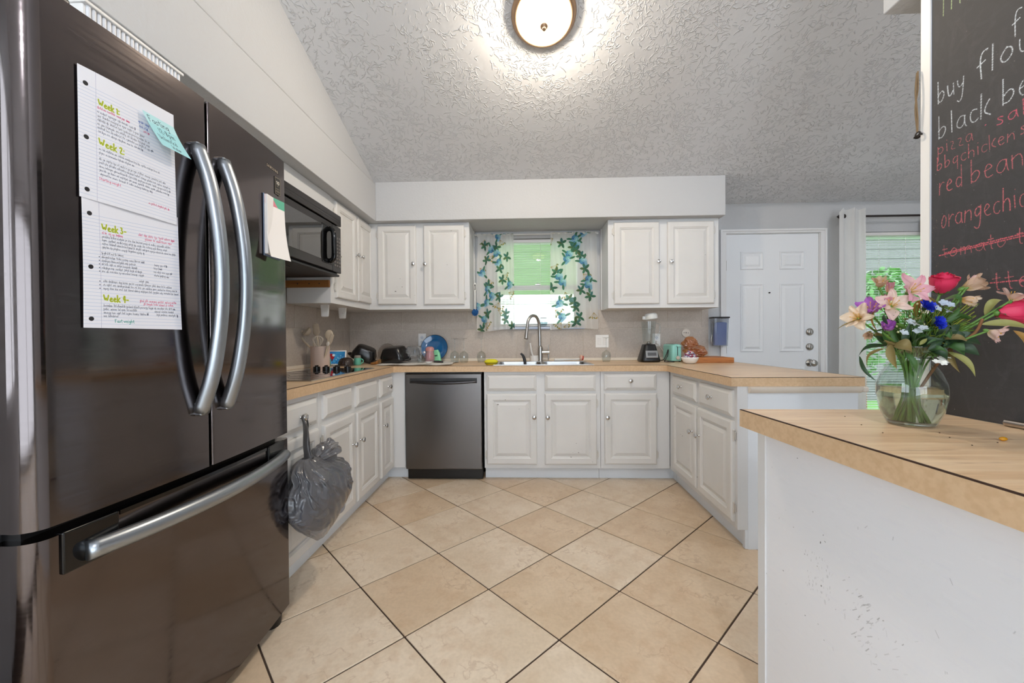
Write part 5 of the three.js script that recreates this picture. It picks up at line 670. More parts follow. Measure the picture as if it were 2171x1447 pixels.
{
  const rod = thing('curtain_rod', 'thin white curtain rod over the sink window', 'curtain rod', [0.1, 2.052, 0.045]); obj('rod', rot(cyl(0.006, 0.006, 1.11, 12), 0, 0, PI / 2), M.white, rod); obj('end_cap', [ball(0.009, -0.556, 0, 0), ball(0.009, 0.556, 0, 0)], M.white, rod); obj('bracket', [box(0.012, 0.03, 0.036, -0.535, 0, -0.026, 0.002), box(0.012, 0.03, 0.036, 0.535, 0, -0.026, 0.002)], M.white, rod);
  const cloth = (label, x0, x1, y0, y1, s, ph, lean) => { const [c, a] = floral(s, 512, 1100, '#a2a2a2'), t = thing('curtain', label, 'curtain', [(x0 + x1) / 2, y1, 0.045]), w = x1 - x0, h = y1 - y0;
    obj('panel', patch(90, 20, (u, v) => { const e = 1 - v; return [(u - 0.5) * w * (1 + 0.05 * e) + lean * e * (u < 0.5 ? 1 : 0.3), -h * e - 0.01 * e * sin(u * 5 + ph), 0.012 + (0.004 + 0.014 * e) * sin(u * 21 + ph + 0.6 * sin(v * 3)) + 0.012 * e + 0.005 * sin(u * 47 + v * 2)]; }), std('#ffffff', 0.85, { map: c, alphaMap: a, transparent: true, transmission: 0.45, thickness: 0 }), t);
    obj('rod_pocket', rot(new THREE.CylinderGeometry(0.0095, 0.0095, w * 0.99, 12, 1, true), 0, 0, PI / 2), std('#f4f2ee', 0.85, { map: c, transmission: 0.3, thickness: 0 }), t); };
  cloth('sheer floral curtain panel left of the sink window', -0.43, -0.105, 1.178, 2.052, 101, 0.5, -0.012); cloth('sheer floral curtain panel right of the sink window', 0.23, 0.648, 1.186, 2.056, 77, 2.1, 0.0);
  seed = 4242;
  const r2 = thing('curtain_rod', 'dark curtain rod with leaf finial over the dining window', 'curtain rod', [3.3, 2.15, 0.09]); obj('rod', rot(cyl(0.009, 0.009, 1.0, 14), 0, 0, PI / 2), std('#3c3634', 0.35, { metalness: 0.6 }), r2); obj('finial', rot(loft([{ y: -0.04, a: 0.006, b: 0.006 }, { y: -0.02, a: 0.022, b: 0.018, n: 2 }, { y: 0.0, a: 0.026, b: 0.02 }, { y: 0.03, a: 0.014, b: 0.012 }, { y: 0.045, a: 0.003, b: 0.003 }], 16), 0, 0, PI / 2).translate(-0.525, 0, 0), std('#3c3634', 0.3, { metalness: 0.6 }), r2); obj('bracket', [box(0.014, 0.03, 0.09, -0.47, 0, -0.045, 0.003), box(0.014, 0.03, 0.09, 0.47, 0, -0.045, 0.003)], std('#3c3634', 0.35, { metalness: 0.6 }), r2);
  const c2 = thing('curtain', 'plain white curtain hanging beside the dining window', 'curtain', [2.835, 2.21, 0.1]); obj('panel', patch(80, 24, (u, v) => { const e = 1 - v; return [(u - 0.5) * 0.215 * (1 + 0.06 * e) - 0.004 * e, -2.17 * e - 0.03 * v * ss(0.16 - u, 0, 0.16) + 0.006 * v * sin(u * 13), 0.016 + (0.013 + 0.009 * e) * sin(u * 13.5 + 0.4) + 0.004 * sin(u * 31 + v * 3)]; }), std('#f1f1ef', 0.9, { transmission: 0.45, thickness: 0 }), c2);
  const c3 = thing('curtain', 'dark grey curtain edge beside the chalkboard wall', 'curtain', [3.575, 2.13, 0.08]); obj('panel', patch(40, 12, (u, v) => [(u - 0.5) * 0.17, -2.08 * (1 - v), 0.018 * sin(u * 24)]), std('#4a4a4d', 0.9, { transmission: 0.05, thickness: 0 }), c3);
}
// ---------- bag on the drawer knob ----------
{
  const b = thing('trash_bag', 'full grey plastic bag hanging by its strap from the drawer knob', 'plastic bag', [-1.0, 0.753, 1.893]); const K = [0.0, 0, 0];
  const prof = (v) => pow(sin(PI * min(1, pow(v, 1.15) * 0.94 + 0.045)), 0.62);      // v 0 bottom .. 1 neck
  const film = std('#97979c', 0.16, { transmission: 0.72, thickness: 0, clearcoat: 0.5, clearcoatRoughness: 0.15 });
  const skin = (u, v) => { const a = u * 2 * PI, n = fbm(0.5 + 0.4 * cos(a), v * 0.9 + 0.3 * sin(a), 4, 5, 4, 91) - 0.5, g = ss(v, 0.35, 0.95), pl = g * (0.055 * sin(a * 13 + 5 * n + v * 2) + 0.03 * sin(a * 29 + 9 * n)) + 0.018 * sin(a * 23 + v * 17 + n * 25), r = prof(v) * (1 + 0.3 * n + pl), neck = ss(v, 0.75, 1), low = 0.05 * (0.5 + 0.5 * sin(a - 0.6)) * (1 - v);
    return [max(-0.028, 0.07 + 0.112 * r * cos(a) - 0.03 * neck), -0.52 + 0.36 * v + 0.03 * n * (1 - g) + low, 0.03 - 0.205 * r * sin(a) + 0.05 * neck]; };
  obj('bag', patch(160, 80, skin), film, b);
  obj('top_gather', [patch(70, 24, (u, v) => { const a = u * 2 * PI, n = fbm(0.5 + 0.4 * cos(a), v, 4, 4, 3, 95) - 0.5, r = (0.022 + 0.055 * pow(sin(PI * (0.04 + 0.92 * v)), 0.8)) * (1 + 0.8 * n + 0.16 * sin(a * 8 + v * 3)); return [0.06 + r * cos(a) * 0.75, -0.185 + 0.03 * v + 0.55 * r * sin(a), 0.035 - 0.15 * v + 0.02 * n]; })], film, b);
  obj('strap', [taper([[-0.02, 0.011, 0.0], [-0.018, 0.004, 0.012], [-0.004, -0.03, 0.02], [0.016, -0.06, 0.045], [0.03, -0.11, 0.07], [0.05, -0.168, 0.085]], [0.005, 0.006, 0.011, 0.013, 0.013, 0.015, 0.022], 12, 30, 0.35), taper([[-0.02, 0.011, 0.0], [-0.018, 0.003, -0.012], [-0.006, -0.03, -0.008], [0.014, -0.06, 0.035], [0.036, -0.11, 0.066], [0.05, -0.168, 0.08]], [0.005, 0.006, 0.01, 0.012, 0.013, 0.02], 12, 30, 0.35)], std('#4c4a4a', 0.3, { transmission: 0.3, thickness: 0 }), b);
  const stuff = (g, c) => obj('contents', g, std(c, 0.8), b); stuff([ball(0.085, 0.06, -0.34, 0.08, 0.85, 1, 1.2), ball(0.09, 0.06, -0.38, -0.06, 0.85, 0.9, 1.1), ball(0.06, 0.07, -0.45, 0.02, 0.9, 0.8, 1.5)], '#45464c'); stuff([ball(0.035, 0.08, -0.42, 0.05, 1, 0.8, 1.2), ball(0.04, 0.09, -0.25, 0.06, 0.8, 0.9, 1)], '#c9c0b4'); stuff([ball(0.05, 0.09, -0.3, -0.06, 0.9, 1.2, 1), ball(0.045, 0.07, -0.38, 0.16, 0.8, 1.2, 0.8)], '#2b3c66'); stuff([ball(0.03, 0.13, -0.33, 0.12, 0.7, 1.3, 1), ball(0.028, 0.135, -0.42, -0.02, 0.7, 1, 1.3), ball(0.03, 0.12, -0.28, 0.0, 0.8, 1, 1)], '#8d8f96');
}
// ---------- small things near the chalkboard ----------
{
  const m = thing('marker', 'silver and black marker lying along the foot of the chalkboard', 'marker', [1.117, CT + 0.0085, 2.768]); obj('barrel', rot(cyl(0.008, 0.008, 0.05, 20), PI / 2).translate(0, 0, -0.03), std('#a9a39f', 0.2, { metalness: 1 }), m); obj('band', rot(cyl(0.0085, 0.0085, 0.012, 20), PI / 2).translate(0, 0, 0.0), M.black, m); obj('barrel', rot(cyl(0.008, 0.007, 0.07, 20), PI / 2).translate(0, 0, 0.04), M.chrome, m);
  tag(obj('gel_capsule', ball(0.0055, 0.958, CT + 0.0042, 2.845, 1.3, 0.75, 0.9), std('#e0a21c', 0.15, { transmission: 0.3, thickness: 0 })), 'tiny amber capsule lying on the near counter', 'capsule');
  const c = thing('hanging_cord', 'frayed brown cord with dark hook hanging on the partition edge', 'cord', [1.124, 1.86, 2.4925]); obj('strand', [tube([[0, 0, 0], [-0.004, -0.05, 0], [-0.003, -0.09, 0.001], [0.001, -0.13, 0], [0.0, -0.17, 0.001]], 0.0024, 6, 24), tube([[0.002, 0.004, 0], [0, -0.05, 0.002], [-0.005, -0.1, 0], [0, -0.165, 0]], 0.0018, 6, 20)], std('#80684a', 0.9), c); obj('hook', [0, 1, 2, 3].map((i) => at(rot(new THREE.TorusGeometry(0.0085, 0.0018, 6, 16), 0.4 + i * 0.5, i * 0.7, 0.5), 0.002, -0.178 - i * 0.001, 0.001)), std('#2f2620', 0.5, { metalness: 0.5 }), c);
  for (let i = 0; i < 7; i++) { const x = [0.84, 0.8, 0.88, 0.93, 0.78, 0.86, 0.9, 0.83, 0.97][i], z = [2.6, 2.7, 2.82, 2.86, 2.78, 2.88, 2.78, 2.84, 2.8][i]; tag(obj('crumb', ball(0.0013, x, CT + 0.0008, z, 1.3, 0.6, 1, 6), std('#4a3222', 0.9)), 'dark crumb scattered on the near counter', 'crumb', 'crumbs on the near counter'); }
}
// ---------- vase of flowers ----------
{
  seed = 99;
  const VX = 0.917, VZ = 2.697, v = thing('flower_vase', 'round clear glass vase of murky water holding the bouquet', 'vase', [VX, CT + 0.0005, VZ]);
  obj('glass_wall', lathe([[0, 0.001], [0.04097, 0.001], [0.0447, 0.006], [0.05662, 0.035], [0.06295, 0.07], [0.06184, 0.098], [0.05215, 0.125], [0.03874, 0.148], [0.03539, 0.16], [0.03874, 0.174], [0.04693, 0.186], [0.04805, 0.187], [0.03986, 0.173]], 64), std('#e9efed', 0.0, { transmission: 1, thickness: 0, ior: 1.75 }), v);
  obj('glass_base', lathe([[0, 0.002], [0.04023, 0.002], [0.04321, 0.008], [0.03725, 0.011], [0, 0.01]], 48), std('#eef2f2', 0.02, { transmission: 1, thickness: 0.01, ior: 1.5 }), v);
  obj('water', lathe([[0, 0.0115], [0.03725, 0.0118], [0.04507, 0.012], [0.0555, 0.036], [0.06169, 0.068], [0.06109, 0.0905], [0, 0.0905]], 64), std('#fbfaf0', 0.0, { transmission: 0.97, thickness: 0.1, ior: 1.33, attenuationColor: '#cfcaae', attenuationDistance: 0.16 }), v);
  obj('rim', rot(new THREE.TorusGeometry(0.0481, 0.0018, 8, 64), PI / 2).translate(0, 0.1865, 0), std('#dfe8e6', 0.0, { transmission: 1, thickness: 0.004, ior: 1.5 }), v); obj('neck_ring', rot(new THREE.TorusGeometry(0.0356, 0.0012, 8, 64), PI / 2).translate(0, 0.16, 0), std('#dfe8e6', 0.0, { transmission: 1, thickness: 0.003, ior: 1.5 }), v);
  const base = () => { const a = rr(0, 2 * PI), r = 0.026 * sqrt(rnd()); return [VX + cos(a) * r, CT + 0.016, VZ + sin(a) * r]; };
  const route = (h, b) => { const a = Math.atan2(h[2] - VZ, h[0] - VX), o = rr(0.004, 0.024); const d = [h[0] - VX, h[2] - VZ]; return [b, [VX + cos(a) * o * 0.3 - (b[0] - VX) * 0.1, CT + 0.085, VZ + sin(a) * o * 0.3 - (b[2] - VZ) * 0.1], [VX + cos(a) * o, CT + 0.155, VZ + sin(a) * o], [VX + d[0] * 0.55, CT + 0.155 + (h[1] - CT - 0.155) * 0.55, VZ + d[1] * 0.55], h]; };
  const W3 = (p) => { const k = p[2] > 2.697 ? (3.675 - p[2]) / 0.978 : 1; return [p[0] * k, 1.111 + (p[1] - 1.111) * k, p[2]]; };
  const rel = (p, b) => p.map((q) => [q[0] - b[0], q[1] - b[1], q[2] - b[2]]);
  function leafGeo(a, b, w, droop = 0.02, twist = 0.6) { const A = V(...a), D = V(...b).sub(A), L = D.length(), f = D.clone().normalize(), s = V().crossVectors(f, V(0, 1, 0)).normalize().applyAxisAngle(f, twist), n = V().crossVectors(s, f); return patch(4, 12, (u, v) => { const k = sin(PI * pow(v, 0.75)) * w, p = A.clone().addScaledVector(D, v).addScaledVector(s, (u - 0.5) * k).addScaledVector(n, 0.25 * k * abs(u - 0.5) * 2 + droop * sin(PI * v)); return p.toArray(); }); }
  function flower(name, label, cat, head, dir, r, group) { head = W3(head); const b = base(), t = thing(name, label, cat, b, 0, group), p = rel(route(head, b), b); obj('stem', taper(p, [r, r, r * 0.9, r * 0.8], 8, 30), M.stem, t); const h = new THREE.Group(); h.name = 'bloom'; h.position.set(...p.at(-1)); h.quaternion.setFromUnitVectors(V(0, 1, 0), V(...dir).normalize()); t.add(h); return { t, h, b, p, leaf: (a, q, w, m, d, tw) => obj('leaf', leafGeo(rel([W3(a)], b)[0], rel([W3(q)], b)[0], w, d, tw), m, t) }; }
  const petalTex = (c0, c1, throat, vein) => canvas(64, 128, (c, W, H) => { const g = c.createLinearGradient(0, H, 0, 0); g.addColorStop(0, throat); g.addColorStop(0.35, c1); g.addColorStop(1, c0); c.fillStyle = g; c.fillRect(0, 0, W, H); c.strokeStyle = vein; c.globalAlpha = 0.35; for (let i = 0; i < 9; i++) { c.lineWidth = rr(0.6, 1.6); c.beginPath(); c.moveTo(W / 2, H); c.quadraticCurveTo(W * (0.1 + i * 0.1), H * 0.5, W * (0.05 + i * 0.11), 0); c.stroke(); } });
  const pm = (...a) => std('#ffffff', 0.55, { map: petalTex(...a), transmission: 0.35, thickness: 0 });
  const P = { pink: pm('#d994a6', '#eabfc2', '#e9d9a0', '#b9687e'), blush: pm('#e9c4be', '#efd6c6', '#e6cf94', '#c9988a'), cream: pm('#efdcc2', '#efd3b4', '#d9a94a', '#c79a78'), purple: pm('#a34fb0', '#b86cc0', '#d9b6da', '#6d2c86'), faded: pm('#c9a78c', '#d8b99a', '#bfa15e', '#8f6f56') };
  const stamen = std('#d9a634', 0.6);
  function lily(label, head, dir, s, mat, open = 1, group) {
    const f = flower('peruvian_lily', label, 'lily', head, dir, 0.0026, group), L = 0.042 * s;
    for (let i = 0; i < 6; i++) { const w = (i % 2 ? 0.019 : 0.027) * s, k = rr(0.9, 1.1), g = patch(6, 10, (u, v) => { const wv = w * pow(sin(PI * (0.12 + 0.8 * v)), 0.9) * (u - 0.5), out = L * k * open * (0.06 + 0.94 * pow(v, 1.25)), up = L * (0.95 - 0.35 * open) * (1.35 * v - 0.62 * v * v * open), cup = 6 * wv * wv / s; return [out - cup * 0.5, up + cup * 2 + 0.0025 * s * sin(v * 8 + i * 2.1) + 0.002 * s * sin(u * 9 + v * 5 + i), wv]; }); const m = obj('petal', g, mat, f.h); m.rotation.y = i * PI / 3 + rr(-0.12, 0.12); m.rotation.z = (i % 2 ? 0.1 : 0) + rr(-0.12, 0.12); }
    obj('stamens', [0, 1, 2, 3, 4].map((i) => { const a = i * 1.26 + 0.3, q = L * 0.35; return [tube([[0, 0, 0], [cos(a) * q * 0.4, L * 0.3, sin(a) * q * 0.4], [cos(a) * q * 0.7, L * 0.58, sin(a) * q * 0.7]], 0.0005 * s, 5, 8), ball(0.0012 * s, cos(a) * q * 0.7, L * 0.59, sin(a) * q * 0.7, 1, 1.5, 1, 6)]; }).flat(), stamen, f.h);
    obj('calyx', ball(0.005 * s, 0, -0.002, 0, 1, 1.6, 1, 10), M.stem, f.h); return f;
  }
  function rose(label, head, dir, s, tall, group) {
    const f = flower('rose', label, 'rose', head, dir, 0.0032, group), m = std('#cf1846', 0.5, { sheen: 0.5, sheenColor: '#ff6688', transmission: 0.12, thickness: 0 }), m2 = std('#de2f5c', 0.5, { sheen: 0.5, sheenColor: '#ff8aa0', transmission: 0.12, thickness: 0 });
    for (let k = 0; k < 6; k++) { const n = k < 2 ? 3 : 4, R = (0.006 + 0.0044 * k) * s, H = (0.056 - 0.0022 * k) * s * tall; for (let i = 0; i < n; i++) { const a0 = i / n * 2 * PI + k * 0.7 + rr(-0.2, 0.2), sp = (k < 2 ? 2.7 : 2.1), cu = (k < 4 ? 0.05 : 0.4) * rr(0.6, 1.3); const g = patch(9, 9, (u, v) => { const e = abs(2 * u - 1), a = a0 + (u - 0.5) * sp * (0.35 + 0.65 * sin(PI * (0.1 + 0.55 * v))), lip = max(0, v - 0.72) / 0.28, r = R * (0.4 + 0.72 * sin(PI * 0.5 * min(1, v * 1.35))) + cu * 0.012 * s * lip * lip, y = H * v - cu * 0.006 * s * lip * lip - H * 0.16 * pow(e, 3) * v; return [cos(a) * r, y, sin(a) * r]; }); obj('petal', g, k % 2 ? m2 : m, f.h); } }
    for (let i = 0; i < 5; i++) obj('sepal', rot(leafGeo([0.003, 0, 0], [0.022 * s, 0.006 * s, 0], 0.008, 0.002, 1.57), 0, i * 1.257), M.leaf, f.h); obj('hip', ball(0.0085 * s, 0, 0, 0, 1, 1, 1, 12), M.stem, f.h); return f;
  }
  function cornflower(label, head, dir, s) { const f = flower('cornflower', label, 'cornflower', head, dir, 0.0017), g = []; for (let i = 0; i < 34; i++) { const a = i * 2.4, e = 0.15 + 1.1 * sqrt(i / 34), l = rr(0.011, 0.016) * s; g.push(patch(2, 4, (u, v) => { const w = (u - 0.5) * 0.006 * s * (0.3 + v), q = l * (0.15 + v); const x = sin(e) * q, y = cos(e) * q; return [cos(a) * x - sin(a) * w, y + 0.001 * sin(v * 8 + u * 9), sin(a) * x + cos(a) * w]; })); } obj('petals', g, std('#1b34c4', 0.6), f.h); obj('calyx', ball(0.005 * s, 0, -0.002, 0, 1, 1.3, 1, 10), M.leafDark, f.h); return f; }
  let f = lily('large open pink lily facing the room at the top of the bouquet', [0.912, 1.212, 2.715], [0.05, 0.35, 0.85], 1.0, P.pink); f.leaf([0.93, 1.15, 2.71], [0.965, 1.2, 2.72], 0.014, M.leafGold);
  f = lily('pale pink lily tilted left below the large pink one', [0.87, 1.178, 2.72], [-0.35, 0.45, 0.7], 0.92, P.blush); f.leaf([0.885, 1.13, 2.71], [0.91, 1.165, 2.73], 0.016, M.leafGold);
  lily('faded beige lily at the upper left of the bouquet', [0.85, 1.225, 2.69], [-0.25, 0.8, 0.35], 0.72, P.faded, 0.55);
  lily('small closed pink lily bud behind the pale pink lily', [0.878, 1.213, 2.68], [0.1, 1, 0.2], 0.62, P.pink, 0.3);
  f = lily('bright purple lily at the left of the bouquet', [0.823, 1.163, 2.7], [-0.35, 0.75, 0.45], 1.0, P.purple, 0.75); f.leaf([0.84, 1.12, 2.715], [0.845, 1.185, 2.725], 0.015, M.leafGold, 0.01, 1.3);
  f = lily('cream lily with orange throat, leftmost in the bouquet', [0.796, 1.15, 2.71], [-0.8, 0.25, 0.5], 0.88, P.cream, 0.9); f.leaf([0.83, 1.145, 2.71], [0.745, 1.125, 2.72], 0.016, M.leafDry, 0.008, 0.25);
  lily('dull purple lily low at the left above the vase rim', [0.86, 1.122, 2.73], [-0.3, 0.5, 0.6], 0.72, P.purple, 0.5);
  lily('withered peach lily drooping at the left edge', [0.822, 1.117, 2.7], [-0.5, -0.3, 0.4], 0.55, P.faded, 0.4);
  lily('dusty rose lily bud between the purple and pink lilies', [0.858, 1.178, 2.71], [-0.1, 0.9, 0.3], 0.7, P.pink, 0.35);
  f = lily('faded peach lily pointing right beside the upper rose', [1.035, 1.22, 2.715], [0.75, 0.4, 0.3], 1.05, P.faded, 0.55);
  lily('pink-tipped half-open lily right of the upper rose', [1.045, 1.222, 2.72], [0.6, 0.7, 0.3], 0.72, P.blush, 0.5);
  lily('cream and green lily hanging below the faded one at right', [1.03, 1.195, 2.73], [0.6, -0.2, 0.6], 0.75, P.cream, 0.45);
  lily('pale pink lily spread above the right rose', [1.145, 1.19, 2.775], [0.4, 0.9, 0.2], 0.72, P.blush, 1.0);
  lily('pale lily hanging below the right rose', [1.093, 1.119, 2.78], [0.5, -0.35, 0.6], 0.75, P.blush, 0.7);
  f = rose('open crimson rose at the top right of the bouquet', [0.985, 1.21, 2.7], [-0.05, 0.95, 0.25], 0.76, 1.15); f.leaf([0.985, 1.19, 2.72], [1.03, 1.172, 2.74], 0.022, M.leaf); f.leaf([0.98, 1.185, 2.72], [0.94, 1.168, 2.73], 0.02, M.leafDry);
  f = rose('crimson rosebud pointing out to the right edge', [1.113, 1.161, 2.765], [0.93, 0.06, 0.1], 0.74, 1.4); f.leaf([1.085, 1.155, 2.76], [1.13, 1.19, 2.765], 0.016, M.leafYellow); f.leaf([1.075, 1.134, 2.765], [1.2, 1.119, 2.8], 0.02, M.leafYellow, 0.01, 0.9); f.leaf([1.15, 1.12, 2.79], [1.175, 1.065, 2.795], 0.02, M.leafGold, 0.01, 1.2); f.leaf([1.06, 1.147, 2.75], [1.01, 1.12, 2.75], 0.025, M.leaf);
  cornflower('deep blue cornflower left of the upper rose', [0.951, 1.176, 2.74], [0.1, 0.5, 0.85], 1.1); cornflower('deep blue cornflower below the upper rose', [0.973, 1.138, 2.75], [0.2, 0.3, 0.9], 1.05);
  const sprig = (label, heads, mat, name = 'blossom_sprig', cat = 'blossom', r = 0.0052) => { heads = heads.map(W3); const b = base(), t = thing(name, label, cat, b), root = [VX + (heads[0][0] - VX) * 0.3, CT + 0.17, VZ + (heads[0][2] - VZ) * 0.3]; obj('stem', taper(rel([b, [VX, CT + 0.09, VZ], root], b), [0.0014, 0.0014], 6, 14), M.stem, t); for (const h of heads) { obj('twig', taper(rel([root, [(root[0] + h[0]) / 2, (root[1] + h[1]) / 2 + 0.012, (root[2] + h[2]) / 2], h], b), [0.0009, 0.0007], 5, 10), M.stem, t); const c = rel([h], b)[0], g = [], q = new THREE.Quaternion().setFromUnitVectors(V(0, 1, 0), V(rr(-0.5, 0.5), name === 'bell' ? -1 : 0.6, rr(0.2, 1)).normalize()); for (let i = 0; i < 5; i++) { const a0 = i * 1.257; g.push(patch(3, 5, (u, v) => { const w = (u - 0.5) * r * 1.5 * sin(PI * (0.12 + 0.75 * v)), o = r * 1.7 * v, y = r * (1.1 * v - 0.5 * v * v) + abs(u - 0.5) * r * 0.5; return [cos(a0) * o - sin(a0) * w, y, sin(a0) * o + cos(a0) * w]; }).applyQuaternion(q).translate(...c)); } g.push(ball(r * 0.45, ...c, 1, 1, 1, 8)); obj('blossom', g, mat, t); } };
  sprig('little pale blue blossoms scattered under the upper rose', [[0.99, 1.185, 2.74], [1.0, 1.165, 2.75], [0.975, 1.172, 2.75], [0.965, 1.178, 2.745], [1.005, 1.18, 2.745]], std('#c3cfdd', 0.6, { transmission: 0.3, thickness: 0 }));
  sprig('little white blossoms in the middle above the vase neck', [[0.932, 1.118, 2.755], [0.915, 1.14, 2.74], [0.9, 1.115, 2.75], [0.925, 1.135, 2.76], [0.945, 1.125, 2.76]], std('#cfd8dc', 0.6, { transmission: 0.3, thickness: 0 }));
  sprig('white bell blossoms drooping at the right of the vase neck', [[0.985, 1.052, 2.745], [0.998, 1.056, 2.745], [0.99, 1.043, 2.75], [0.975, 1.045, 2.75], [1.003, 1.047, 2.745]], std('#f1f0e6', 0.5), 'blossom_sprig', 'blossom', 0.0045);
  { const b = base(), t = thing('fern_filler', 'feathery yellow-green filler in the heart of the bouquet', 'filler foliage', b), g = [], g2 = []; for (let i = 0; i < 420; i++) { const h = [0.965 + rr(-0.055, 0.055), 1.135 + rr(-0.05, 0.045), 2.715 + rr(-0.03, 0.035)], s = [0.945 + rr(-0.025, 0.02), 1.07 + rr(-0.01, 0.02), 2.705 + rr(-0.02, 0.02)]; (i % 3 ? g : g2).push(taper(rel([s, [(s[0] + h[0]) / 2 + rr(-0.01, 0.01), (s[1] + h[1]) / 2 + 0.01, (s[2] + h[2]) / 2], h], b), [0.0014, 0.001], 4, 5, 1, false)); } obj('needles', g, std('#5d7a22', 0.7), t); obj('needles', g2, std('#96932f', 0.7), t); obj('stem', taper(rel([b, [VX + 0.01, CT + 0.09, VZ], [0.945, 1.08, 2.705]], b), [0.002, 0.002], 6, 12), M.stem, t); }
  const spray = (label, list) => { list = list.map(([p, q, ...e]) => [W3(p), W3(q), ...e]); const b = base(), t = thing('leaf_spray', label, 'foliage', b), c = list[0][0]; obj('stem', taper(rel([b, [VX + (c[0] - VX) * 0.2, CT + 0.1, VZ + (c[2] - VZ) * 0.2], [VX + (c[0] - VX) * 0.6, (CT + 0.13 + c[1]) / 2 + 0.01, VZ + (c[2] - VZ) * 0.6], c], b), [0.0022, 0.0018], 6, 18), M.stem, t); for (const [p, q, w, m, d, tw] of list) obj('leaf', leafGeo(rel([p], b)[0], rel([q], b)[0], w, d, tw), m, t); };
  spray('dark green leaves reaching right above the vase rim', [[[0.985, 1.1, 2.73], [1.05, 1.105, 2.755], 0.03, M.leafDark, 0.01, 1.2], [[1.0, 1.1, 2.735], [1.078, 1.085, 2.76], 0.032, M.leafDark, 0.012, 1.0], [[0.99, 1.09, 2.735], [1.04, 1.06, 2.76], 0.03, M.leaf, 0.01, 0.8], [[1.01, 1.085, 2.74], [1.075, 1.06, 2.765], 0.026, M.leafDark, 0.008, 1.1], [[0.98, 1.1, 2.73], [1.03, 1.135, 2.745], 0.026, M.leafDark, 0.008, 1.2]]);
  spray('yellowing leaves drooping at the lower right', [[[1.0, 1.07, 2.745], [1.065, 1.01, 2.775], 0.017, M.leafYellow, 0.012, 0.8], [[1.01, 1.08, 2.74], [1.03, 1.02, 2.76], 0.013, M.leafDry, 0.01, 1.2], [[0.99, 1.1, 2.74], [1.05, 1.09, 2.76], 0.016, M.leafDry, 0.012, 0.9]]);
  spray('grey-green leaves curling down left of the vase', [[[0.862, 1.085, 2.71], [0.795, 1.06, 2.715], 0.016, M.leafDark, 0.012, 0.9], [[0.797, 1.062, 2.715], [0.838, 1.0, 2.72], 0.013, M.leafDark, -0.012, 1.2], [[0.86, 1.08, 2.72], [0.818, 1.03, 2.725], 0.013, M.leafDry, 0.015, 1.1], [[0.87, 1.09, 2.74], [0.885, 1.03, 2.752], 0.017, M.leafDry, 0.012, 1.3], [[0.875, 1.085, 2.735], [0.92, 1.07, 2.755], 0.03, M.leafDry, 0.014, 1.0]]);
  spray('mid green leaves packed in the middle of the bouquet', [[[0.915, 1.09, 2.72], [0.945, 1.16, 2.72], 0.022, M.leafDark, 0.006, 1.3], [[0.93, 1.085, 2.73], [0.96, 1.11, 2.765], 0.022, M.leaf, 0.008, 0.9], [[0.92, 1.085, 2.735], [0.9, 1.13, 2.75], 0.014, M.leaf, 0.006, 1.2], [[0.94, 1.08, 2.73], [0.99, 1.1, 2.76], 0.026, M.leafDark, 0.008, 1], [[0.935, 1.1, 2.71], [1.0, 1.14, 2.72], 0.026, M.leafDark, 0.01, 1.2], [[0.905, 1.07, 2.74], [0.93, 1.02, 2.752], 0.012, M.leaf, 0.01, 1.2]]);
  const mess = (label, n, cx, cy, cz, sx, sy, sz, mats, out) => { const l = []; for (let i = 0; i < n; i++) { const p = [cx + rr(-sx, sx), cy + rr(-sy, sy), cz + rr(-sz, sz)], a = rr(0, 2 * PI), L = rr(0.022, 0.05); l.push([p, [p[0] + L * (cos(a) * 0.6 + out[0]), p[1] + L * rr(-0.3, 0.9), p[2] + L * (sin(a) * 0.4 + out[2])], rr(0.006, 0.015), mats[floor(rnd() * mats.length)], rr(-0.006, 0.012), rr(0.4, 1.6)]); } spray(label, l); };
  mess('tangle of small green leaves under the left lilies', 26, 0.885, 1.115, 2.715, 0.03, 0.04, 0.025, [M.leaf, M.leafDark, M.leafDry, M.stem], [-0.3, 0, 0.3]);
  mess('tangle of small olive leaves under the upper rose', 30, 0.965, 1.125, 2.735, 0.035, 0.04, 0.02, [M.leaf, M.leafDark, M.leafYellow, M.leaf], [0.3, 0, 0.3]);
  mess('tangle of dark leaves spilling right over the vase rim', 20, 0.985, 1.085, 2.735, 0.03, 0.015, 0.02, [M.leafDark, M.leaf, M.leafDark], [0.6, 0, 0.2]);
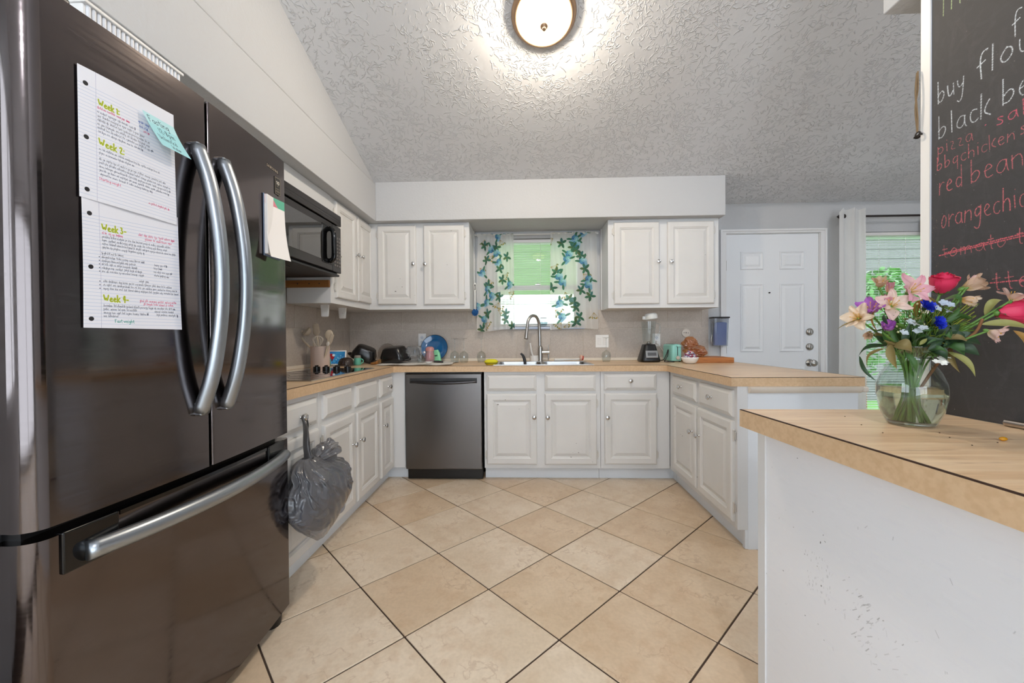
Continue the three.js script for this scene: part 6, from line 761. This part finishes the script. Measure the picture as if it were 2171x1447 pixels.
  { const b = base(), t = thing('fine_filler', 'fine green stalks with tiny buds among the left lilies', 'filler foliage', b), g = [], d = []; for (let i = 0; i < 90; i++) { const h = [0.885 + rr(-0.05, 0.05), 1.14 + rr(-0.03, 0.05), 2.715 + rr(-0.03, 0.04)], s = [0.91 + rr(-0.02, 0.02), 1.07, 2.705 + rr(-0.02, 0.02)]; g.push(taper(rel([s, [(s[0] + h[0]) / 2 + rr(-0.012, 0.012), (s[1] + h[1]) / 2 + 0.012, (s[2] + h[2]) / 2], h], b), [0.0009, 0.0006], 4, 6, 1, false)); if (i % 2) d.push(ball(0.0022, ...rel([h], b)[0], 1, 1.2, 1, 6)); } obj('stalks', g, M.stem, t); obj('buds', d, std('#b9b98a', 0.6), t); }
  spray('slim green leaves filling the left of the bouquet above the rim', [[[0.885, 1.07, 2.73], [0.85, 1.13, 2.74], 0.013, M.leaf, 0.006, 1.2], [[0.88, 1.08, 2.72], [0.835, 1.11, 2.735], 0.014, M.leafDark, 0.006, 1], [[0.89, 1.09, 2.735], [0.875, 1.145, 2.74], 0.013, M.leaf, 0.006, 1.3], [[0.9, 1.085, 2.745], [0.915, 1.14, 2.75], 0.013, M.leafDark, 0.006, 1.2], [[0.895, 1.1, 2.72], [0.86, 1.16, 2.72], 0.014, M.leaf, 0.005, 1.2]]);
  spray('broad dark leaves behind the blossoms at the centre right', [[[0.945, 1.09, 2.71], [1.02, 1.13, 2.71], 0.034, M.leafDark, 0.01, 1.2], [[0.95, 1.1, 2.7], [1.0, 1.165, 2.705], 0.03, M.leaf, 0.01, 1.1], [[0.955, 1.085, 2.72], [1.03, 1.085, 2.73], 0.034, M.leafDark, 0.012, 0.9], [[0.94, 1.11, 2.7], [0.965, 1.17, 2.7], 0.03, M.leafDark, 0.008, 1.2], [[0.96, 1.075, 2.735], [1.0, 1.05, 2.75], 0.024, M.leafDark, 0.01, 1]]);
  { const b = base(), t = thing('bare_twig', 'brown bare twig slanting up to the right rose', 'twig', b); obj('twig', taper(rel([b, [VX + 0.02, CT + 0.1, VZ + 0.01], [0.96, 1.075, 2.74], [0.99, 1.115, 2.765], [1.0, 1.145, 2.77]], b), [0.0028, 0.003, 0.0032, 0.0028], 8, 24), M.twig, t); }
}
scene.traverse((o) => { if (o.isMesh) o.castShadow = o.receiveShadow = true; });
renderer.render(scene, camera);
